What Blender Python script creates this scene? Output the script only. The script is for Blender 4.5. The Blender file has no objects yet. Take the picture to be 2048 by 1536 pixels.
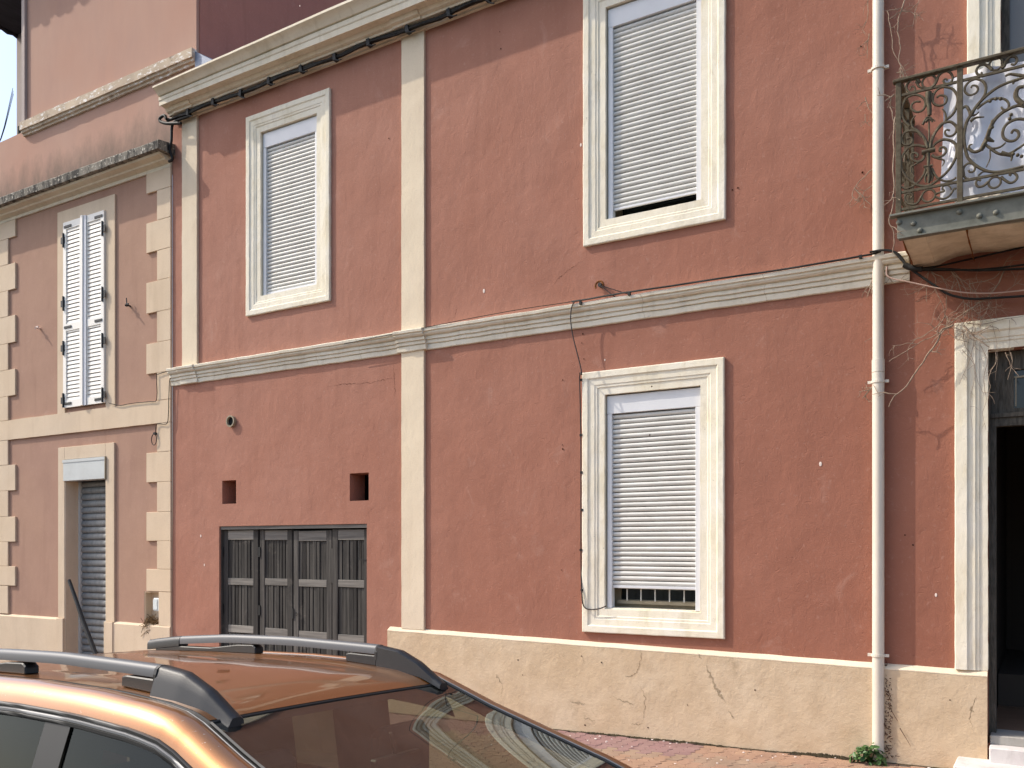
import bpy, bmesh, math, random
import numpy as np
from mathutils import Vector, Matrix, noise

random.seed(7)
R = math.radians
S = bpy.context.scene
C = S.collection

# ------------------------------------------------------------------ camera
cam_d = bpy.data.cameras.new('camera')
cam = bpy.data.objects.new('camera', cam_d); C.objects.link(cam)
cam.location = (0, -8.19, 1.85)
cam.rotation_euler = (R(90), 0, math.atan2(0.5165, 0.856))
cam_d.sensor_width = 36.0
cam_d.lens = 1767 / 2048 * 36
cam_d.shift_y = (1094 - 768) / 2048
cam_d.clip_start = 0.05
cam_d.clip_end = 500
S.camera = cam

# ------------------------------------------------------------------ sky, sun, exposure
SUN = Vector((-2.5, -1.0, 2.6)).normalized()          # towards the sun
w = bpy.data.worlds.new('World'); S.world = w; w.use_nodes = True
nt = w.node_tree
sky = nt.nodes.new('ShaderNodeTexSky'); sky.sky_type = 'NISHITA'; sky.sun_disc = False
sky.sun_elevation = math.asin(SUN.z)
sky.sun_rotation = math.atan2(SUN.x, SUN.y)
sky.air_density = 1.0; sky.dust_density = 2.8; sky.ozone_density = 1.4
bg = nt.nodes['Background']; bg.inputs['Strength'].default_value = 0.15
nt.links.new(sky.outputs[0], bg.inputs[0])
sun_d = bpy.data.lights.new('sun', 'SUN'); sun_d.energy = 2.2; sun_d.angle = R(0.53); sun_d.color = (1.0, 0.93, 0.82)
sun = bpy.data.objects.new('sun', sun_d); C.objects.link(sun)
sun.rotation_euler = SUN.to_track_quat('Z', 'Y').to_euler()
S.view_settings.view_transform = 'Standard'; S.view_settings.look = 'None'
S.view_settings.gamma = 1; S.view_settings.use_curve_mapping = False
S.view_settings.exposure = 0.83
try:
    S.cycles.max_bounces = 8; S.cycles.transparent_max_bounces = 12
except Exception: pass

# ------------------------------------------------------------------ materials
def lin(h):
    h = h.lstrip('#'); o = []
    for i in (0, 2, 4):
        c = int(h[i:i+2], 16) / 255
        o.append(c / 12.92 if c <= .04045 else ((c + .055) / 1.055) ** 2.4)
    return tuple(o) + (1,)
class N:
    def __init__(s, name):
        s.m = bpy.data.materials.new(name); s.m.use_nodes = True
        s.t = s.m.node_tree; s.b = s.t.nodes['Principled BSDF']; s.out = s.t.nodes['Material Output']
    def n(s, k, **kw):
        x = s.t.nodes.new('ShaderNode' + k)
        for a, v in kw.items(): setattr(x, a, v)
        return x
    def l(s, a, b): s.t.links.new(a, b)
    def pos(s, sc=(1, 1, 1), obj=False):
        mp = s.n('Mapping'); mp.inputs['Scale'].default_value = sc
        if obj: s.l(s.n('TexCoord').outputs['Object'], mp.inputs[0])
        else: s.l(s.n('NewGeometry').outputs['Position'], mp.inputs[0])
        return mp.outputs[0]
    def noise(s, vec, scale, detail=4, rough=.55, dist=0):
        x = s.n('TexNoise'); x.inputs['Scale'].default_value = scale; x.inputs['Detail'].default_value = detail
        x.inputs['Roughness'].default_value = rough; x.inputs['Distortion'].default_value = dist
        s.l(vec, x.inputs['Vector']); return x.outputs['Fac']
    def ramp(s, fac, a, b, lo=0., hi=1.):
        x = s.n('MapRange'); x.inputs[1].default_value = a; x.inputs[2].default_value = b
        x.inputs[3].default_value = lo; x.inputs[4].default_value = hi; x.clamp = True
        s.l(fac, x.inputs[0]); return x.outputs[0]
    def math(s, op, a, b):
        x = s.n('Math', operation=op)
        for i, v in ((0, a), (1, b)):
            if isinstance(v, (int, float)): x.inputs[i].default_value = v
            else: s.l(v, x.inputs[i])
        return x.outputs[0]
    def mix(s, fac, a, b):
        x = s.n('Mix', data_type='RGBA')
        for i, v in ((0, fac), (6, a), (7, b)):
            if isinstance(v, (int, float, tuple)): x.inputs[i].default_value = v
            else: s.l(v, x.inputs[i])
        return x.outputs[2]
    def bump(s, h, dist, strength=1.):
        x = s.n('Bump'); x.inputs['Distance'].default_value = dist; x.inputs['Strength'].default_value = strength
        s.l(h, x.inputs['Height']); s.l(x.outputs[0], s.b.inputs['Normal'])
    def fin(s, col, rough=.9, metal=0, spec=.3):
        if isinstance(col, tuple): s.b.inputs['Base Color'].default_value = col
        else: s.l(col, s.b.inputs['Base Color'])
        s.b.inputs['Roughness'].default_value = rough; s.b.inputs['Metallic'].default_value = metal
        s.b.inputs['Specular IOR Level'].default_value = spec
        return s.m

def stucco(name, base, alt, dark, bump=.004, grain=1., streak=.35, pits=True, deep=None):
    k = N(name); p = k.pos()
    big = k.ramp(k.noise(k.pos((1, 1, 1.3)), .42, 4, .55, .4), .34, .66)
    med = k.ramp(k.noise(p, 1.9, 6, .62, .5), .42, .72)
    c = k.mix(big, base, alt)
    if deep:      # colour shifts gradually to the deep tone, rightwards and downwards, broken by noise
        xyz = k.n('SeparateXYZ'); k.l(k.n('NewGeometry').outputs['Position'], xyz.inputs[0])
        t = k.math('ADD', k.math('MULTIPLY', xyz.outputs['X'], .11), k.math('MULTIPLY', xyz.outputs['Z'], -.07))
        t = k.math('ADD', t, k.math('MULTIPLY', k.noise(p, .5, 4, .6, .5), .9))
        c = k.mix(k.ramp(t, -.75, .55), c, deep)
        # rain streaks and splashes hanging from the string course and the cornice
        st1 = k.ramp(k.noise(k.pos((7, 7, .35)), 1.0, 5, .65, .2), .50, .72)
        band = k.math('MAXIMUM', k.ramp(xyz.outputs['Z'], 3.1, 4.15), k.ramp(xyz.outputs['Z'], 5.6, 7.6))
        band = k.math('MULTIPLY', band, k.ramp(xyz.outputs['Z'], 4.13, 4.10, .35, 1.0))
        c = k.mix(k.math('MULTIPLY', k.math('MULTIPLY', st1, band), .30), c, dark)
    c = k.mix(k.math('MULTIPLY', med, .22), c, dark)
    st = k.ramp(k.noise(k.pos((4, 4, .5)), 1.0, 5, .6, .3), .52, .8)
    c = k.mix(k.math('MULTIPLY', st, streak), c, dark)
    pale = k.ramp(k.noise(k.pos((1, 1, .8)), 2.6, 6, .7, .8), .60, .74)
    c = k.mix(k.math('MULTIPLY', pale, .13), c, lin('#d8b8a8'))
    sp = k.ramp(k.noise(p, 55, 3, .6), .56, .72)
    c = k.mix(k.math('MULTIPLY', sp, .26), c, dark)
    sp2 = k.ramp(k.noise(k.pos((1, 1, .8)), 28, 4, .7, .5), .58, .72)
    c = k.mix(k.math('MULTIPLY', sp2, .14), c, lin('#d8b8a8'))
    h = k.math('MULTIPLY', k.noise(p, 1.7, 3, .5), 2.6)
    h = k.math('ADD', h, k.math('MULTIPLY', k.noise(k.pos((1, 1, .7)), 9, 4, .6, .8), .7))
    h = k.math('ADD', h, k.math('MULTIPLY', k.noise(p, 60, 3, .65), .30 * grain))
    if pits:
        h = k.math('ADD', h, k.math('MULTIPLY', k.ramp(k.noise(k.pos((1, 1, 1.6)), 15, 2, .5, 1.5), .66, .74), -.16))
    k.bump(h, bump)
    return k.fin(c, .92, 0, .2)

M = {}
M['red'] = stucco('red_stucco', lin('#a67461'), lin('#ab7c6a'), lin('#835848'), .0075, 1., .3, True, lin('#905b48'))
M['pink'] = stucco('faded_pink_stucco', lin('#ae8b76'), lin('#a98674'), lin('#8d6b5b'), .004, .7, .4)
M['dull'] = stucco('shaded_side_stucco', lin('#b57e6c'), lin('#ac7668'), lin('#916455'), .003, .7, .5)
M['cream'] = stucco('cream_render', lin('#e5d4b8'), lin('#dccbb2'), lin('#bfa98e'), .0045, 1.2, .3)
M['quoin'] = stucco('quoin_render', lin('#d8c1a4'), lin('#d5c1a8'), lin('#b0987d'), .0025, 1., .35)
M['grey'] = stucco('grey_render', lin('#b9aaa2'), lin('#a79c97'), lin('#887d79'), .003, 1., .4)

def plinth_mat():
    k = N('rough_beige_plinth'); p = k.pos()
    big = k.ramp(k.noise(p, 1.1, 4), .35, .65); med = k.ramp(k.noise(p, 5, 5, .65), .4, .7)
    c = k.mix(big, lin('#cbb394'), lin('#d0bb9f')); c = k.mix(k.math('MULTIPLY', med, .5), c, lin('#b39a7c'))
    dirt = k.ramp(k.noise(k.pos((1, 1, 1)), 2.3, 6, .7, .6), .63, .72)
    c = k.mix(k.math('MULTIPLY', dirt, .35), c, lin('#8c7a60'))
    h = k.math('ADD', k.math('MULTIPLY', k.noise(p, 7, 4, .6), .9), k.math('MULTIPLY', k.noise(p, 45, 4, .7), .38))
    k.bump(h, .010); return k.fin(c, .95, 0, .15)
M['plinth'] = plinth_mat()

def stone_mat(name, base, alt, stain, bump=.003, amt=.5):
    k = N(name); p = k.pos()
    c = k.mix(k.ramp(k.noise(p, 2.5, 4), .35, .65), base, alt)
    st = k.ramp(k.noise(k.pos((3, 3, 1.1)), 2.4, 6, .7, .5), .5, .72)
    c = k.mix(k.math('MULTIPLY', st, amt), c, stain)
    d = k.ramp(k.noise(p, 22, 5, .7), .64, .74)
    c = k.mix(k.math('MULTIPLY', d, .5), c, lin('#857d6b'))
    g = k.ramp(k.noise(k.pos((2, 2, .6)), 1.3, 6, .7, .4), .55, .75); c = k.mix(k.math('MULTIPLY', g, .35), c, lin('#a89f8e'))
    h = k.math('ADD', k.noise(p, 16, 4, .6), k.math('MULTIPLY', k.noise(p, 90, 3, .6), .25))
    k.bump(h, bump); return k.fin(c, .88, 0, .25)
M['stone'] = stone_mat('painted_stone', lin('#ece4d2'), lin('#e8dec6'), lin('#cbbb98'), .004, .55)
M['string'] = stone_mat('string_course_stone', lin('#e2dac8'), lin('#dbd1bc'), lin('#b5aa94'), .003, .45)
M['cornice'] = stone_mat('cornice_plaster', lin('#e1d6c0'), lin('#d9cdb5'), lin('#baaa8c'), .002, .5)

def ledge_mat():
    k = N('weathered_ledge'); p = k.pos((1, 1, 1))
    c = k.mix(k.ramp(k.noise(k.pos((3, 3, 1)), 3, 6, .75), .42, .58), lin('#4b4844'), lin('#8d867a'))
    c = k.mix(k.ramp(k.noise(p, 26, 3, .7), .60, .66), c, lin('#cfc8b8'))
    k.bump(k.noise(p, 30, 4, .7), .004); return k.fin(c, .95, 0, .15)
M['ledge'] = ledge_mat()
def peel_mat():
    k = N('peeling_string_course'); p = k.pos()
    c = k.mix(k.ramp(k.noise(p, 2, 4), .4, .6), lin('#c8b59c'), lin('#b9a68f'))
    c = k.mix(k.ramp(k.noise(k.pos((1, 1, 2.)), 9, 5, .75), .55, .6), c, lin('#e9e3da'))
    c = k.mix(k.ramp(k.noise(p, 5, 5, .7), .6, .7), c, lin('#8d7d6c'))
    k.bump(k.noise(p, 30, 4, .7), .003); return k.fin(c, .9)
M['peel'] = peel_mat()
def base_wall():   # upper wall, with the soot-coloured weathering that climbs from the ledge
    k = N('faded_pink_weathered'); p = k.pos()
    c = k.mix(k.ramp(k.noise(p, .7, 3), .3, .7), lin('#b58c79'), lin('#b79482'))
    c = k.mix(k.math('MULTIPLY', k.ramp(k.noise(k.pos((3, 3, .8)), 1.2, 5, .6), .45, .75), .45), c, lin('#ab887a'))
    z = k.n('SeparateXYZ'); k.l(k.n('NewGeometry').outputs['Position'], z.inputs[0])
    edge = k.math('ADD', z.outputs['Z'], k.math('MULTIPLY', k.noise(k.pos((3, 1, 1.5)), 1.3, 6, .7), -.95))
    m = k.ramp(edge, 7.28, 7.98, .92, 0)
    c = k.mix(m, c, lin('#6d6156'))
    h = k.math('ADD', k.noise(p, 3, 4), k.math('MULTIPLY', k.noise(p, 60, 3), .15)); k.bump(h, .004)
    return k.fin(c, .92, 0, .2)
M['upper'] = base_wall()

def plain(name, col, rough=.5, metal=0, spec=.5, var=.0, scale=20, bump=0, dark=None, obj=False, sc=(1, 1, 1)):
    k = N(name)
    if var or bump:
        p = k.pos(sc, obj); nn = k.noise(p, scale, 5, .65)
        c = k.mix(k.math('MULTIPLY', k.ramp(nn, .4, .7), var), col, dark or tuple(x * .5 for x in col[:3]) + (1,))
        if bump: k.bump(nn, bump)
    else: c = col
    return k.fin(c, rough, metal, spec)
M['slat'] = plain('pvc_slat', lin('#d4d2cb'), .5, 0, .35, .4, 3, 0, lin('#aaa69d'), sc=(1, 1, 3))
M['alu'] = plain('white_aluminium', lin('#dcdcdc'), .4, 0, .5, .2, 4, 0, lin('#b9b9bd'))
M['louvre'] = plain('white_painted_louvre', lin('#efeae0'), .5, 0, .4)
M['lilac'] = plain('louvre_meeting_stile', lin('#d3d4d8'), .5, 0, .4)
M['black'] = plain('black_iron', lin('#1c1c1c'), .5, 0, .4)
M['cable'] = plain('black_cable', lin('#161514'), .6, 0, .3, .5, 12, 0, lin('#3a3833'))
M['redcable'] = plain('thin_dark_cable', lin('#241615'), .6)
M['palewire'] = plain('pale_wire', lin('#b5988a'), .6)
M['galv'] = plain('galvanised_slat', lin('#8d8d8a'), .6, .1, .4, .55, 6, 0, lin('#5b5c5c'), sc=(3, 1, 1))
M['boxgrey'] = plain('pale_shutter_box', lin('#c3c6c3'), .5, 0, .4, .3, 4, 0, lin('#9b9d98'))
M['pvc'] = plain('pipe_pvc', lin('#dad0c0'), .42, 0, .45, .3, 3, 0, lin('#b5a996'), sc=(2, 2, .6))
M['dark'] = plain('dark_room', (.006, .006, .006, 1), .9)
M['hallfloor'] = plain('hall_tiles', lin('#8a6f5c'), .6, 0, .3, .5, 4)
M['room'] = plain('hall_plaster', (.07, .055, .043, 1), .9)
M['beigewood'] = plain('beige_frame', lin('#9a8e78'), .6, 0, .3, .4, 8, 0, lin('#5d5443'))
M['iron'] = plain('rusty_painted_iron', lin('#5d5543'), .7, .1, .3, .8, 26, .001, lin('#3c2a1b'))
M['fascia'] = plain('blue_grey_channel', lin('#7c7b70'), .7, 0, .25, .7, 7, .001, lin('#54544a'))
M['soffit'] = plain('balcony_soffit', lin('#d6cbb4'), .9, 0, .2, .5, 6, .004, lin('#8f8062'))
M['rust'] = plain('rust', lin('#8a5a34'), .9, 0, .1, .6, 30, .004, lin('#2d1a10'))
M['cloth'] = plain('white_sheet', lin('#e8e8ee'), .9, 0, .1)
M['twig'] = plain('dry_stem', lin('#a08c79'), .85, 0, .2, .6, 30, 0, lin('#5f4b3b'))
M['darktwig'] = plain('dead_creeper', lin('#55382c'), .9, 0, .1, .7, 40, 0, lin('#2b1c17'))
M['leaf'] = plain('weed_leaf', (.045, .11, .025, 1), .5, 0, .4, .7, 40, 0, (.10, .17, .05, 1))
M['doorwood'] = plain('weathered_door_wood', lin('#5a554d'), .8, 0, .2, .8, 9, .002, lin('#28251f'), sc=(6, 6, 1))
M['glass_dark'] = plain('old_pane', (.012, .016, .015, 1), .12, 0, .5)
M['greypane'] = plain('grey_interior_pane', lin('#6f6d68'), .25, 0, .5)
M['step'] = stone_mat('white_stone_step', lin('#d3cdc8'), lin('#c9c0bc'), lin('#a2968f'), .003, .5)
M['soot'] = plain('moss_dirt', lin('#453e30'), 1, 0, 0, .7, 30, .004, lin('#2a2720'))
M['crack'] = plain('crack_dark', lin('#8c785f'), 1, 0, 0)
M['patch'] = plain('worn_patch', lin('#ac9a80'), 1, 0, 0, .8, 45, .004, lin('#8a7a63'))
M['chip'] = plain('bare_plaster_chip', lin('#e4d2c6'), .9, 0, .1)
M['dot'] = plain('small_hole', lin('#2b1512'), 1, 0, 0)
M['soffitdark'] = plain('dark_eave_boards', lin('#4b4c52'), .9, 0, .1, .6, 3, 0, lin('#26272b'), sc=(1, .3, 1))
M['tile'] = plain('roof_tile', lin('#a0664a'), .9, 0, .2, .5, 6, .004, lin('#6c4433'))
M['zinc'] = plain('zinc_flashing', lin('#8b93a3'), .6, .2, .4, .4, 5)
M['net'] = plain('dark_net_cord', lin('#1d2a26'), .8)
M['pole'] = plain('dark_pole', lin('#2c2b29'), .6)
M['straw'] = plain('dry_straw', lin('#6a5236'), .9, 0, .1, .6, 40, 0, lin('#37291b'))
M['meter'] = plain('meter_box', lin('#d5dbd8'), .5)
M['pebble'] = plain('pale_petal', lin('#e8d8cf'), .8)

def wood(name, horiz=False, light=0):
    k = N(name)
    sc = (1.2, 8, 26) if horiz else (26, 8, 1.2)
    r = k.n('ObjectInfo').outputs['Random']
    g = k.noise(k.pos(sc), 1.0, 6, .65, .3)
    c = k.mix(k.ramp(g, .3, .7), (lin('#423f3c') if light else lin('#353331')) if not horiz else lin('#66625d'), (lin('#746f69') if light else lin('#66625c')) if not horiz else lin('#a09a91'))
    c = k.mix(k.math('MULTIPLY', r, .65 if not horiz else .4), c, lin('#1f1e1e') if not horiz else lin('#4a4846'))
    sp = k.ramp(k.noise(k.pos(), 3, 5, .7), .58, .7)
    c = k.mix(k.math('MULTIPLY', sp, .35), c, lin('#857d73'))
    k.bump(k.noise(k.pos(sc), 3.0, 5, .7), .002); return k.fin(c, .9, 0, .15)
M['board'] = wood('grey_board'); M['stile'] = wood('grey_stile', False, 1); M['rail'] = wood('grey_cross_rail', True)

def paver(name, a, b, d):
    k = N(name); p = k.pos(); r = k.n('ObjectInfo').outputs['Random']
    c = k.mix(r, a, b)
    c = k.mix(k.math('MULTIPLY', k.ramp(k.noise(p, 4, 4), .4, .7), .5), c, d)
    c = k.mix(k.math('MULTIPLY', k.ramp(k.noise(p, 120, 2), .55, .7), .3), c, lin('#a8937f'))
    k.bump(k.noise(p, 120, 3), .002); return k.fin(c, .95, 0, .15)
M['pav_purple'] = paver('purple_paver', lin('#8f706e'), lin('#937872'), lin('#785d5a'))
M['pav_tan'] = paver('tan_paver', lin('#9d8672'), lin('#99806e'), lin('#7d6a5a'))
M['pav_orange'] = paver('orange_paver', lin('#a5866f'), lin('#9d7e6b'), lin('#856a59'))
M['sand'] = plain('joint_sand', lin('#5e4a42'), 1, 0, 0, .5, 30)
M['asphalt'] = plain('asphalt', (.05, .05, .05, 1), .9, 0, .2, .5, 60, .003)
M['kerb'] = stone_mat('kerb_stone', lin('#a8a49c'), lin('#9a958c'), lin('#7b766c'))

def carpaint():
    k = N('copper_metallic_paint')
    k.b.inputs['Coat Weight'].default_value = .8; k.b.inputs['Coat Roughness'].default_value = .04
    k.b.inputs['Coat IOR'].default_value = 1.6
    fl = k.noise(k.pos((1, 1, 1), True), 600, 1)
    c = k.mix(k.ramp(fl, .3, .7), (.27, .108, .028, 1), (.34, .142, .038, 1))
    d = k.ramp(k.noise(k.pos((1, 1, 1), True), 14, 6, .7), .62, .7)
    c = k.mix(k.math('MULTIPLY', d, .12), c, lin('#b9a792'))
    c = k.mix(k.math('MULTIPLY', k.ramp(k.noise(k.pos((1, 1, 1), True), 85, 2, .5), .71, .76), .45), c, lin('#c9bba8'))
    return k.fin(c, .34, .75, .5)
M['paint'] = carpaint()
M['railblack'] = plain('satin_black_plastic', lin('#18191b'), .45, 0, .5, .2, 300, .0006, obj=True)
M['railsilver'] = plain('grey_rail', lin('#58595b'), .5, .2, .5)
M['seal'] = plain('rubber_seal', (.012, .012, .012, 1), .5)
M['chrome'] = plain('seal_lip', lin('#7d7d7d'), .45, .3, .5)
M['inner'] = plain('car_interior', (.022, .019, .018, 1), .85)
M['liner'] = plain('headliner', (.045, .030, .026, 1), .9)
M['seatcloth'] = plain('seat_cloth', (.03, .03, .032, 1), .9)
M['lamp'] = plain('lamp_lens', lin('#d8dadd'), .1, 0, .6)
M['redlamp'] = plain('red_lens', (.3, .01, .01, 1), .15)
M['tyre'] = plain('tyre_rubber', (.02, .02, .02, 1), .85)
def carglass(name, tint, ior, haze=1., refl=1.):
    k = N(name)
    tr = k.n('BsdfTransparent'); tr.inputs[0].default_value = tint
    gl = k.n('BsdfGlossy'); gl.inputs['Roughness'].default_value = 0.0; gl.inputs[0].default_value = (.95 * refl, refl, .98 * refl, 1)
    lw_ = k.n('LayerWeight'); lw_.inputs[0].default_value = .5      # facing = 1 - |cos|, same from both sides of the pane
    fr = k.math('ADD', ior, k.math('MULTIPLY', 1 - ior, k.math('POWER', lw_.outputs['Facing'], 5.)))
    mx = k.n('MixShader'); k.l(fr, mx.inputs[0]); k.l(tr.outputs[0], mx.inputs[1]); k.l(gl.outputs[0], mx.inputs[2])
    df = k.n('BsdfDiffuse'); df.inputs[0].default_value = (.42, .43, .41, 1)      # pale diffuse film: a greyish reflection put into the colour
    m2 = k.n('MixShader'); k.l(k.ramp(k.noise(k.pos((1, 1, 1), True), 6, 6, .7), .3, .75, .015 * haze, .07 * haze), m2.inputs[0])
    k.l(mx.outputs[0], m2.inputs[1]); k.l(df.outputs[0], m2.inputs[2])
    k.l(m2.outputs[0], k.out.inputs['Surface']); return k.m
M['glass'] = carglass('windscreen_glass', (.55, .60, .53, 1), .13, .45)
M['rearglass'] = carglass('dimmed_side_glass', (.10, .115, .10, 1), .04, .15, .6); M['sideglass'] = carglass('side_glass', (.42, .46, .42, 1), .045, .3)  # darkened tint and dimmed reflection stand in for dark houses mirrored opposite

# ------------------------------------------------------------------ mesh helpers
class MB:
    def __init__(s): s.v = []; s.f = []
    def add(s, vs, fs):
        o = len(s.v); s.v += [tuple(v) for v in vs]; s.f += [tuple(i + o for i in f) for f in fs]; return s
    def box(s, x0, x1, y0, y1, z0, z1):
        return s.add([(x0, y0, z0), (x1, y0, z0), (x1, y1, z0), (x0, y1, z0), (x0, y0, z1), (x1, y0, z1), (x1, y1, z1), (x0, y1, z1)],
                     [(0, 3, 2, 1), (4, 5, 6, 7), (0, 1, 5, 4), (1, 2, 6, 5), (2, 3, 7, 6), (3, 0, 4, 7)])
    def loft(s, rings, caps=True, ring_closed=True, path_closed=False):
        n = len(rings[0]); vs = [p for r in rings for p in r]; fs = []
        m = len(rings)
        for i in range(m if path_closed else m - 1):
            a, b = i * n, ((i + 1) % m) * n
            for j in range(n if ring_closed else n - 1):
                k = (j + 1) % n
                fs.append((a + j, a + k, b + k, b + j))
        if caps and not path_closed and ring_closed:
            fs.append(tuple(range(n))[::-1]); fs.append(tuple((m - 1) * n + j for j in range(n)))
        return s.add(vs, fs)
    def tube(s, pts, r, n=6, r1=None):
        pts = [Vector(p) for p in pts]
        if len(pts) < 2: return s
        rings = []; up = None
        for i, p in enumerate(pts):
            t = (pts[min(i + 1, len(pts) - 1)] - pts[max(i - 1, 0)])
            if t.length < 1e-9: t = Vector((0, 0, 1))
            t.normalize()
            if up is None:
                up = Vector((0, 0, 1)) if abs(t.z) < .9 else Vector((1, 0, 0))
            u = (up - t * up.dot(t))
            if u.length < 1e-6: u = t.orthogonal()
            u.normalize(); w_ = t.cross(u); up = u
            rr = r if r1 is None else r + (r1 - r) * i / (len(pts) - 1)
            rings.append([p + u * rr * math.cos(a) + w_ * rr * math.sin(a) for a in [2 * math.pi * j / n for j in range(n)]])
        return s.loft(rings)
    def disc(s, c, r, axis, n=10, t=.002):
        a = Vector(axis).normalized(); u = a.orthogonal().normalized(); w_ = a.cross(u); c = Vector(c)
        ring = lambda q: [c + a * q + u * r * math.cos(2 * math.pi * j / n) + w_ * r * math.sin(2 * math.pi * j / n) for j in range(n)]
        return s.loft([ring(0), ring(t)])
    def grid(s, fn, us, vs):
        nu, nv = len(us), len(vs)
        pts = [fn(u, v) for u in us for v in vs]
        return s.add(pts, [(i * nv + j, i * nv + j + 1, (i + 1) * nv + j + 1, (i + 1) * nv + j) for i in range(nu - 1) for j in range(nv - 1)])
    def jitter(s, a, sc=3., axes=(1, 1, 1)):
        out = []
        for v in s.v:
            q = Vector(v) * sc
            n_ = noise.noise_vector(q)
            out.append((v[0] + a * n_.x * axes[0], v[1] + a * n_.y * axes[1], v[2] + a * n_.z * axes[2]))
        s.v = out; return s

ORG = {}
def build(name, mb, mat, org, smooth=False, bevel=0, fix=True):
    me = bpy.data.meshes.new(name)
    me.from_pydata([(v[0] - org[0], v[1] - org[1], v[2] - org[2]) for v in mb.v], [], mb.f)
    bm = bmesh.new(); bm.from_mesh(me)
    if fix: bmesh.ops.recalc_face_normals(bm, faces=bm.faces)
    if bevel: bmesh.ops.bevel(bm, geom=list(bm.edges), offset=bevel, segments=1, affect='EDGES', clamp_overlap=True)
    bm.to_mesh(me); bm.free()
    me.materials.append(mat)
    if smooth:
        me.shade_smooth(); me.set_sharp_from_angle(angle=R(smooth if smooth is not True else 40))
    return me
def empty(name, loc, label, cat, group=None, kind=None):
    o = bpy.data.objects.new(name, None); C.objects.link(o); o.location = loc; o.empty_display_size = .2
    ORG[o.name] = tuple(loc); tag(o, label, cat, group, kind); return o
def tag(o, label=None, cat=None, group=None, kind=None):
    if label: o['label'] = label
    if cat: o['category'] = cat
    if group: o['group'] = group
    if kind: o['kind'] = kind
    return o
def obj(name, mb, mat, parent=None, smooth=False, bevel=0, label=None, kind=None, fix=True, at=None):
    """one mesh object; mb in world metres, or round 'at' when the mesh will be shared by copies"""
    if parent is not None:
        po = ORG[parent.name]; org = (0, 0, 0) if at is not None else po
        o = bpy.data.objects.new(name, build(name, mb, mat, org, smooth, bevel, fix)); C.objects.link(o)
        o.parent = parent
        if at is not None: o.location = tuple(a - b for a, b in zip(at, po)); ORG[o.name] = tuple(at)
        else: ORG[o.name] = po
    else:
        n_ = len(mb.v); b = (sum(v[0] for v in mb.v) / n_, sum(v[1] for v in mb.v) / n_, min(v[2] for v in mb.v))
        o = bpy.data.objects.new(name, build(name, mb, mat, b, smooth, bevel, fix)); C.objects.link(o)
        o.location = b; ORG[o.name] = b
    if label: o['label'] = label
    if kind: o['kind'] = kind
    return o
def again(src, at, parent=None, rot=None):
    o = src.copy(); C.objects.link(o); p = parent or src.parent; o.parent = p
    po = ORG[p.name]; o.location = tuple(a - b for a, b in zip(at, po)); ORG[o.name] = tuple(at)
    if rot is not None: o.rotation_euler = rot
    return o
def steps(a, b, d):
    n = max(1, int(round(abs(b - a) / d))); return [a + (b - a) * i / n for i in range(n + 1)]
def extrude_x(prof, x0, x1, d=.12, jit=.0, sc=4., dz=None):
    mb = MB()
    mb.loft([[(x, y, z + (dz(x, z) if dz else 0)) for y, z in prof] for x in steps(x0, x1, d)])
    if jit: mb.jitter(jit, sc, (0, 1, 1))
    return mb
def bar_z(x0, x1, y0, y1, z0, z1, d=.08, jit=.006, taper=0):
    mb = MB()
    mb.loft([[(x0, y1, z), (x0, y0, z), (x1, y0, z), (x1, y1, z)] for z in steps(z0, z1, d)])
    for i, v in enumerate(mb.v):
        if v[1] == y0:
            q = noise.noise(Vector((v[0] * 7, 0, v[2] * 2.7))) * jit + noise.noise(Vector((v[0] * 9, 3, v[2] * 11))) * jit * .5
            mb.v[i] = (v[0] + q, v[1], v[2])
    return mb
def frame_ring(x0, x1, z0, z1, prof, d=.08, jit=.002, sides='lrtb'):
    """moulding swept round an opening; prof = (outward offset, y)"""
    mb = MB(); path = []
    for z in steps(z0, z1, d)[:-1]: path.append((x0, z, -1, -1 if z == z0 else 0))
    for x in steps(x0, x1, d)[:-1]: path.append((x, z1, -1 if x == x0 else 0, 1))
    for z in steps(z1, z0, d)[:-1]: path.append((x1, z, 1, 1 if z == z1 else 0))
    for x in steps(x1, x0, d)[:-1]: path.append((x, z0, 1 if x == x1 else 0, -1))
    mb.loft([[(x + ax * u, y, z + az * u) for u, y in prof] for x, z, ax, az in path], path_closed=True)
    if jit: mb.jitter(jit, 8.)
    return mb
def wall_sheet(x0, x1, z0, z1, holes, Y=0.):
    mb = MB()
    xs = sorted({x0, x1, *[h[0] for h in holes], *[h[1] for h in holes]}); zs = sorted({z0, z1, *[h[2] for h in holes], *[h[3] for h in holes]})
    for a, b in zip(xs, xs[1:]):
        for c, d in zip(zs, zs[1:]):
            mx, mz = (a + b) / 2, (c + d) / 2
            if any(h[0] < mx < h[1] and h[2] < mz < h[3] for h in holes): continue
            mb.add([(a, Y, c), (b, Y, c), (b, Y, d), (a, Y, d)], [(0, 1, 2, 3)])
    for h in holes:
        a, b, c, d, t = h[:5]
        mb.add([(a, Y, c), (b, Y, c), (b, Y, d), (a, Y, d), (a, Y + t, c), (b, Y + t, c), (b, Y + t, d), (a, Y + t, d)],
               [(0, 4, 5, 1), (1, 5, 6, 2), (2, 6, 7, 3), (3, 7, 4, 0)] + ([(4, 7, 6, 5)] if len(h) > 5 else []))
    return mb
def gz(x): return .008 + .018 * (x + .70)
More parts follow.
